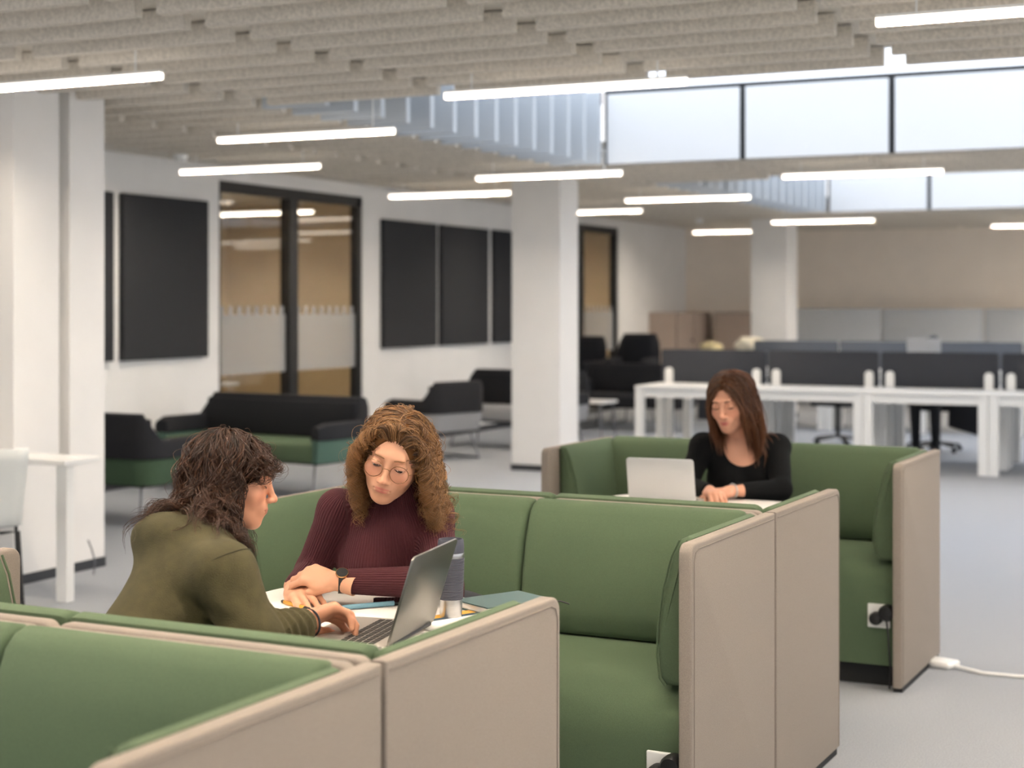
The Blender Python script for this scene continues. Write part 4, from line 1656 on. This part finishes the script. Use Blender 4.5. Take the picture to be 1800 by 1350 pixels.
# ================================================================== woman in olive
def woman_olive():
    rng = np.random.default_rng(11)
    sc = 1.0
    hc = (-2.240, 3.172, 1.108)
    fwd = (.82, .50, -.18)
    R = basis(fwd, (0, 0, 1), -3)
    neck = (-2.285, 3.060, .985)
    shR, shL = (-2.105, 2.955, .925), (-2.325, 3.140, .908)
    elR, wrR = (-2.02, 2.945, .785), (-1.985, 3.115, .790)
    elL, wrL = (-2.40, 3.12, .74), (-2.26, 3.02, .67)
    chest, waist, hip = (-2.265, 3.01, .85), (-2.30, 2.91, .70), (-2.32, 2.82, .60)
    side = norm(np.array(shL) - np.array(shR))
    upv = norm(np.array(neck) - np.array(waist))
    fw = np.cross(side, upv)
    Rt = frame2(side, upv, fw)
    nl = (np.array(neck) - np.array(hc)) @ np.array(R) / sc
    Sh = head_solid(nl, .98, lid=.12, gap=.0054)
    v, q = surface_nets(Sh, (-.095, -.16, -.20), (.095, .135, .125), .0022)
    skin = (206, 148, 118)
    head = (to_world(v * sc, R, hc), q, skin_colours(v, skin, (178, 96, 86)))
    sk = np.array(lin((206, 148, 118))[:3])
    hr = hand_solid([(38, 42, 25), (42, 45, 28), (44, 46, 28), (46, 44, 25)], thumb=(.55, .35), mirror=-1)
    RR = basis((.34, .92, .12), (-.55, .10, .82), 0)
    vr, qr, _ = hand_mesh(hr, RR, (-2.002, 3.108, .796), 1.08)
    hl = hand_solid([(12, 14, 8)] * 4, thumb=(.5, .25), mirror=1)
    RL = basis((.9, .3, -.1), (0, 0, 1), 0)
    vl, ql, _ = hand_mesh(hl, RL, (-2.25, 3.01, .665), .95, .003)
    Sb = Solid().add(ell(chest, (.14, .10, .16), Rt), 0).add(ell(waist, (.125, .10, .13), Rt), .05).add(ell(hip, (.15, .13, .09)), .05)
    Sb.add(cap(neck, chest, .045, .06), .03)
    for a in [(shR, elR, .042, .036), (elR, wrR, .036, .024), (shL, elL, .042, .036), (elL, wrL, .036, .024)]:
        Sb.add(cap(*a), .02)
    legs = []
    for s in (-1, 1):
        h = (hip[0] + s * .085, hip[1], .58)
        k = (hip[0] + .10 + s * .09, 3.20, .56)
        f = (hip[0] + .10 + s * .09, 3.22, .07)
        legs += [(h, k, .080, .060), (k, f, .056, .036), (f, (f[0], f[1] + .15, .045), .036, .030)]
    for a in legs:
        Sb.add(cap(a[0], a[1], a[2] - .01, a[3] - .008), .02)
    vb, qb = surface_nets(Sb, (-2.75, 2.55, 0.0), (-1.8, 3.6, 1.08), .012)
    p = person_root('person', [head, (vr, qr, sk), (vl, ql, sk), (vb, qb, sk)],
                    'woman with wavy dark brown hair in an olive sweatshirt typing on the laptop')
    J = Solid().add(ell(chest, (.160, .120, .170), Rt), 0).add(ell(waist, (.162, .135, .15), Rt), .08).add(ell(hip, (.18, .15, .085)), .05)
    J.add(cap(shR, shL, .062, .062), .06)
    J.add(ell(np.array(neck) - fw * .04 - upv * .03, (.11, .08, .06), Rt), .05)
    J.add(cap(shR, elR, .068, .062), .03).add(cap(elR, np.array(elR) * .22 + np.array(wrR) * .78, .058, .043), .03)
    J.add(cap(shL, elL, .066, .058), .03).add(cap(elL, wrL, .056, .042), .03)
    J.add(cap(np.array(neck) + np.array((0, 0, -.03)), np.array(neck) + np.array((.035, .035, .035)), .072, .066), .025)
    a, b = np.array(elR, F32), np.array(wrR, F32)

    def folds(P, d):
        ax = (b - a) / np.linalg.norm(b - a)
        h = (P - a) @ ax
        rad = np.linalg.norm(P - a - h[:, None] * ax, axis=1)
        w = np.exp(-((rad - .05) / .035) ** 2) * smooth01(h, .02, .06)
        k = w * .0045 * np.sin(h * 2 * PI / .026 + 4 * (P[:, 2] - a[2]) / .05)
        wr = .006 * np.sin((P[:, 0] * .8 + P[:, 1] * .5 + P[:, 2] * 1.2) * 42 + 2.0 * np.sin(P[:, 2] * 30)) * np.exp(-(((P - np.array(shR)) ** 2).sum(1)) / .012)
        low = .006 * np.sin((P @ np.array((.7, .7, .3))) * 34) * smooth01(-P[:, 2], -.86, -.74)
        return k + wr + low
    J.warp(folds)
    v, q = surface_nets(J, (-2.75, 2.55, .5), (-1.85, 3.6, 1.12), .0072)
    jm = link('sweatshirt', fast_mesh('sweatshirt', v, q, [M['olive']]), p)
    def seam(c, axis, u, m, reach, name):
        pts = []
        for t in np.linspace(0, 2 * PI, 41):
            d = u * math.cos(t) + m * math.sin(t)
            ray = np.array([c + d * k for k in np.linspace(reach, .02, 120)], F32)
            i = int(np.argmax(J(ray) < 0))
            pts.append(ray[i] + d * .0004)
        MB().tube(pts, .0019, 5, cap=False).build(name, M['olive_seam'], jm, SM)
    ua = norm(np.array(elR) - np.array(shR))
    w1 = norm(np.cross(ua, np.array((0, 0, 1.0)) + .3 * side))
    seam(np.array(shR) - ua * .012 + side * .02, ua, w1, np.cross(ua, w1), .085, 'armhole_seam')
    seam(np.array((waist[0] + .02, waist[1] + .05, .805)), None, np.array((1.0, 0, .0)), np.array((0, 1.0, 0)), .30, 'hem_seam')
    cuff = np.array(elR) * .20 + np.array(wrR) * .80
    axw = norm(np.array(wrR) - np.array(elR))
    rb = basis(tuple(axw))
    ring = [Vector(cuff + axw * .042) + rb @ Vector((.031 * math.cos(t), 0, .031 * math.sin(t))) for t in np.linspace(0, 2 * PI, 25)]
    MB().tube(ring, .0025, 6, cap=False).build('cuff_edge', M['trouser'], jm, SM)
    T = Solid().add(ell(hip, (.172, .15, .10)), 0)
    for g in legs[:2] + legs[3:5]:
        T.add(cap(*g), .03)
    v, q = surface_nets(T, (-2.7, 2.6, .04), (-2.0, 3.4, .72), .012)
    link('trousers', fast_mesh('trousers', v, q, [M['trouser']]), p)
    face_details(p, Sh, R, hc, BROW_DARK, .0024, gaze=(0, .75, -.65), scale=sc)
    # hair: layered waves, fringe over the brow, long at the back
    Sc = cap_hair(R, hc, sc, 1.04, face=(.066, .10, .105), fc=(0, .140, -.040))
    v, q = surface_nets(Sc, (-.11, -.15, -.1), (.11, .12, .15), .004)
    capm = (to_world(v * sc, R, hc), q, np.array(lin((28, 18, 12))[:3]))
    roots, nr = scalp_roots(330, rng, Sc, R, hc, sc, lambda p: (p[:, 2] > -.055) & ~((p[:, 1] > .06) & (p[:, 2] < .05)))
    ex = np.stack([rng.normal(0, .022, 60), -.03 + rng.normal(0, .025, 60)], 1)
    ez = .025 + .0850 * np.sqrt(np.clip(1 - (ex[:, 0] / .0775) ** 2 - ((ex[:, 1] + .016) / .0965) ** 2, .01, 1))
    ex = np.concatenate([ex, ez[:, None]], 1)
    roots = np.concatenate([roots, ex])
    nr = np.concatenate([nr, norm((ex - np.array((0, -.016, .025))) / np.array((.0775, .0965, .0850)) ** 2)])
    Rn = np.array(R)
    hc3 = np.array(hc)
    front = roots[:, 1] > .025
    crown = np.array((0, -.03, .12))
    d0 = tan_to(roots - crown, nr) * .9 + nr * .12
    d0[front] = (tan_to(roots - np.array((0, -.02, .13)), nr) * .9 + nr * .22)[front]

    def hd(P):
        L = ((P - hc3) @ Rn / sc).astype(F32)
        a = ell((0, -.014, .023), (.078, .098, .087))(L)
        b = ell((0, .105, -.052), (.092, .064, .086))(L)
        return np.minimum(a, b) * sc
    col = Solid().add(hd, 0).add(J, 0)
    down = np.array((0, 0, -1.0))
    side0 = np.sign(roots[:, :1])

    def pull(P, s):
        o = (P - hc3) @ Rn
        bk = -Rn[:, 1][None] * np.where(o[:, 1:2] < .06, .75 * max(0, s - .35), .0)
        out = np.sign(o[:, :1]) * Rn[:, 0][None] * .2 * (1 - s)
        return norm(np.repeat(down[None], len(P), 0) * (.7 + .8 * s) + bk + out)
    Ls = rng.uniform(.17, .27, len(roots))
    Ls[roots[:, 1] < -.03] *= 1.12
    Ls[front & (np.abs(roots[:, 0]) < .055)] = rng.uniform(.075, .115, int((front & (np.abs(roots[:, 0]) < .055)).sum()))
    gd = grow(to_world(roots * sc, R, hc), d0 @ Rn.T, Ls, 30, col, pull, lambda s: .62 - .05 * s, lambda s: .004 + .010 * smooth01(np.array(s), .05, .5), rng=rng, wind=.10)
    fz = face_zone(hc, R, sc, .09, .050, -.12, -.002)
    h1 = strands(gd, 9, .0090, 2.4, .0040, .0011, rng, (25, 15, 10), (84, 50, 29), frizz=.0004, onset=(.1, .6), drop=fz)
    fl = gd[rng.choice(len(gd), 110)]
    h2 = strands(fl, 2, .012, 2.4, .010, .0005, rng, (52, 32, 20), (120, 78, 46), frizz=.0012, drop=fz)
    vv, qq, cc = merge([capm, h1, h2])
    link('wavy_hair', fast_mesh('wavy_hair', vv, qq, [M['hair'], M['scalp']], cols=cc, mats=(np.arange(len(qq)) < len(capm[1])).astype(int)), p)['label'] = 'dark brown layered wavy hair'
    return p


# ================================================================== woman in black
def woman_black():
    rng = np.random.default_rng(5)
    sc = 1.08
    hc = (-2.015, 6.440, 1.125)
    fwd = (-.08, -.93, -.25)
    R = basis(fwd, (0, 0, 1), 4)
    neck = (-2.00, 6.535, .975)
    shR, shL = (-2.150, 6.475, .925), (-1.865, 6.615, .92)
    elR, wrR = (-2.185, 6.36, .765), (-2.01, 6.14, .775)
    elL, wrL = (-1.79, 6.40, .765), (-1.935, 6.175, .775)
    chest, waist, hip = (-2.00, 6.545, .80), (-1.99, 6.58, .66), (-1.99, 6.62, .59)
    side = norm(np.array(shL) - np.array(shR))
    upv = norm(np.array(neck) - np.array(waist))
    fw = np.cross(side, upv)
    Rt = frame2(side, upv, fw)
    nl = (np.array(neck) - np.array(hc)) @ np.array(R) / sc
    Sh = head_solid(nl, .94, lid=.05, gap=.0062)
    v, q = surface_nets(Sh, (-.095, -.15, -.20), (.095, .135, .125), .0024)
    skin = (208, 154, 128)
    head = (to_world(v * sc, R, hc), q, skin_colours(v, skin, (176, 84, 84)))
    sk = np.array(lin(skin)[:3])
    hs = hand_solid([(28, 34, 20), (32, 36, 22), (34, 36, 22), (36, 34, 20)], thumb=(.5, .3), mirror=1)
    RR = basis((.55, -.80, -.05), (.1, -.2, 1), 0)
    vr, qr, _ = hand_mesh(hs, RR, wrR, 1.0, .003)
    hl = hand_solid([(28, 34, 20), (32, 36, 22), (34, 36, 22), (36, 34, 20)], thumb=(.5, .3), mirror=-1)
    RL = basis((-.75, -.62, -.05), (-.1, -.2, 1), 0)
    vl, ql, _ = hand_mesh(hl, RL, wrL, 1.0, .003)
    Sb = Solid().add(ell(chest, (.135, .09, .155), Rt), 0).add(ell(waist, (.115, .085, .13), Rt), .05).add(ell(hip, (.15, .12, .09)), .05)
    Sb.add(cap(neck, np.array(chest) + np.array((0, 0, .06)), .052, .07), .05)
    Sb.add(cap(shR, shL, .046, .046), .05)
    for a in [(shR, elR, .042, .034), (elR, wrR, .034, .022), (shL, elL, .042, .034), (elL, wrL, .034, .022)]:
        Sb.add(cap(*a), .02)
    legs = []
    for s in (-1, 1):
        h = (hip[0] + s * .085, hip[1], .58)
        k = (hip[0] + s * .10, 6.22, .56)
        f = (hip[0] + s * .10, 6.25, .07)
        legs += [(h, k, .080, .060), (k, f, .056, .036), (f, (f[0], f[1] - .15, .045), .036, .030)]
    for a in legs:
        Sb.add(cap(a[0], a[1], a[2] - .01, a[3] - .008), .02)
    vb, qb = surface_nets(Sb, (-2.45, 5.95, 0.0), (-1.6, 6.95, 1.06), .009)
    p = person_root('person', [head, (vr, qr, sk), (vl, ql, sk), (vb, qb, sk)],
                    'woman with long straight brown hair in a black scoop neck top at the silver laptop')
    J = Solid().add(ell(chest, (.150, .105, .17), Rt), 0).add(ell(waist, (.130, .10, .14), Rt), .06).add(ell(hip, (.165, .13, .07)), .05)
    J.add(cap(shR, shL, .054, .054), .05)
    for s in (-1, 1):
        J.add(ell(np.array(chest) + side * s * .062 + fw * .075 - upv * .02, (.056, .046, .056)), .035)
    J.add(cap(shR, elR, .052, .045), .03).add(cap(elR, np.array(elR) * .08 + np.array(wrR) * .92, .044, .031), .02)
    J.add(cap(shL, elL, .052, .045), .03).add(cap(elL, np.array(elL) * .12 + np.array(wrL) * .88, .044, .031), .02)
    J.cut(ell(np.array(neck) + fw * .075 - upv * .015, (.088, .09, .105), Rt), .006)
    J.cut(ell(np.array(neck) + upv * .01, (.075, .075, .05), Rt), .01)
    v, q = surface_nets(J, (-2.4, 6.0, .5), (-1.65, 6.9, 1.06), .008)
    link('black_top', fast_mesh('black_top', v, q, [M['black_knit']]), p)
    T = Solid().add(ell(hip, (.172, .14, .10)), 0)
    for g in legs[:2] + legs[3:5]:
        T.add(cap(*g), .03)
    v, q = surface_nets(T, (-2.35, 6.0, .04), (-1.65, 6.9, .72), .012)
    link('trousers', fast_mesh('trousers', v, q, [M['trouser']]), p)
    face_details(p, Sh, R, hc, BROW_DARK, .0022, gaze=(0, .7, -.7), scale=sc)
    axl = norm(np.array(elL) - np.array(wrL))
    wc = np.array(wrL) + axl * .012
    rw = basis(tuple(axl))
    MB().tube([Vector(wc) + rw @ Vector((.027 * math.cos(t), 0, .027 * math.sin(t))) for t in np.linspace(0, 2 * PI, 21)], .005, 6, cap=False).build('bracelet_watch', M['metal'], p, SM)
    Sc = cap_hair(R, hc, sc, 1.0)
    v, q = surface_nets(Sc, (-.1, -.13, -.1), (.1, .1, .14), .004)
    capm = (to_world(v * sc, R, hc), q, np.array(lin((72, 46, 30))[:3]))
    roots, nr = scalp_roots(260, rng, Sc, R, hc, sc, lambda p: (p[:, 2] > -.045) & ~((p[:, 1] > .055) & (p[:, 2] < .055)))
    roots, nr = more_roots(roots, nr, np.stack([rng.normal(0, .008, 110), rng.uniform(-.08, .072, 110)], 1))
    roots, nr = more_roots(roots, nr, hairline(rng, 120))
    tr, tn = scalp_roots(80, rng, Sc, R, hc, sc, lambda p: (p[:, 1] > .012) & (p[:, 2] > -.025) & (p[:, 2] < .085) & (np.abs(p[:, 0]) > .034))
    roots, nr = np.concatenate([roots, tr]), np.concatenate([nr, tn])
    Rn = np.array(R)
    hc3 = np.array(hc)
    sg = np.where(roots[:, 0] > 0.0, 1.0, -1.0)
    d0 = np.stack([sg * 1.0, .0 * sg, .0 - .5 * (roots[:, 2] < .06)], 1)
    d0 = tan_to(d0, nr) * 1.0 + nr * .06

    def hd(P):
        L = ((P - hc3) @ Rn / sc).astype(F32)
        a = ell((0, -.014, .023), (.076, .096, .085))(L)
        b = ell((0, .05, -.040), (.060, .078, .092))(L)
        return np.minimum(a, b) * sc
    col = Solid().add(hd, 0).add(J, 0).add(Sb, 0)
    down = np.array((0, 0, -1.0))

    def pull(P, s):
        o = (P - hc3) @ Rn
        return norm(np.repeat(down[None], len(P), 0) * (.7 + 1.2 * s) + np.sign(o[:, :1]) * Rn[:, 0][None] * .22 * (1 - s) ** 3 - Rn[:, 1][None] * .45)
    Ls = rng.uniform(.24, .33, len(roots))
    gd = grow(to_world(roots * sc, R, hc), d0 @ Rn.T, Ls, 28, col, pull, lambda s: .60 - .1 * s, lambda s: .003 + .006 * smooth01(np.array(s), .05, .5), rng=rng, wind=.03)
    h1 = strands(gd, 8, .0030, 1.2, .0050, .0014, rng, (56, 34, 22), (120, 74, 43), frizz=.0002, drop=face_zone(hc, R, sc, .048, .066, -.115, .030))
    vv, qq, cc = merge([capm, h1])
    link('straight_hair', fast_mesh('straight_hair', vv, qq, [M['hair'], M['scalp']], cols=cc, mats=(np.arange(len(qq)) < len(capm[1])).astype(int)), p)['label'] = 'long straight brown hair'
    return p


# ================================================================== person far behind the desks
def person_far():
    sc = 1.0
    hc = (-3.10, 16.86, 1.10)
    R = basis((.1, -.95, -.3))
    neck = (-3.10, 16.93, .98)
    nl = (np.array(neck) - np.array(hc)) @ np.array(R)
    Sh = head_solid(nl, 1.0)
    v, q = surface_nets(Sh, (-.095, -.15, -.20), (.095, .135, .125), .005)
    head = (to_world(v, R, hc), q, skin_colours(v, (222, 168, 138), (170, 96, 88)))
    sk = np.array(lin((222, 168, 138))[:3])
    X = hc[0]
    S = Solid().add(ell((X, 16.95, .78), (.17, .11, .19)), 0).add(ell((X, 16.98, .60), (.16, .13, .12)), .06)
    S.add(cap((X - .17, 16.93, .93), (X + .17, 16.93, .93), .055), .05)
    for s in (-1, 1):
        S.add(cap((X + s * .19, 16.92, .92), (X + s * .23, 16.72, .80), .05, .045), .03)
        S.add(cap((X + s * .23, 16.72, .80), (X + s * .10, 16.50, .785), .043, .03), .02)
    vb, qb = surface_nets(S, (X - .35, 16.3, .45), (X + .35, 17.2, 1.02), .014)
    hs = hand_solid([(20, 25, 15)] * 4)
    hands = []
    for s in (-1, 1):
        a, b, _ = hand_mesh(hs if s < 0 else hand_solid([(20, 25, 15)] * 4, mirror=-1), basis((-s * .3, -.95, -.05)), (X + s * .10, 16.48, .785), 1.0, .006)
        hands.append((a, b, sk))
    p = person_root('person', [head, (vb, qb, np.array(lin((24, 24, 28))[:3]))] + hands, 'person with black hair in dark clothes behind the raised white laptop')
    T = Solid().add(ell((X, 16.97, .58), (.17, .14, .10)), 0)
    for s in (-1, 1):
        T.add(cap((X + s * .09, 16.95, .57), (X + s * .10, 16.45, .56), .085, .065), .03).add(cap((X + s * .10, 16.45, .56), (X + s * .10, 16.50, .06), .06, .045), .03)
        T.add(cap((X + s * .10, 16.50, .05), (X + s * .10, 16.34, .04), .04, .035), .02)
    v, q = surface_nets(T, (X - .4, 16.2, 0), (X + .4, 17.2, .72), .014)
    link('trousers', fast_mesh('trousers', v, q, [M['black_fabric']]), p)
    Sc = cap_hair(R, hc, sc, 1.06)
    v, q = surface_nets(Sc, (-.11, -.15, -.1), (.11, .12, .15), .005)
    link('black_hair', fast_mesh('black_hair', to_world(v, R, hc), q, [M['hair']], cols=np.repeat(np.array([[.008, .008, .009]]), len(v), 0)), p)
    return p


woman_burgundy()
woman_olive()
woman_black()
person_far()
r = tag(empty('laptop_stand', (-3.02, 16.05, .741)), 'white laptop stand on the back side of the near desk row', 'stand')
MB().box(-.12, .12, -.1, .1, 0, .012, bev=.003).build('foot', M['white'], r)
MB().box(-.03, .03, -.02, .02, .012, .205).build('stem', M['white'], r)
MB().box(-.13, .13, -.11, .11, .205, .215, bev=.003).build('shelf', M['white'], r)
make_laptop((-3.02, 16.0, .957), math.radians(180), .33, .225, .235, 12, M['laptop_light'], 'white laptop on a stand hiding a face behind the charcoal screens')
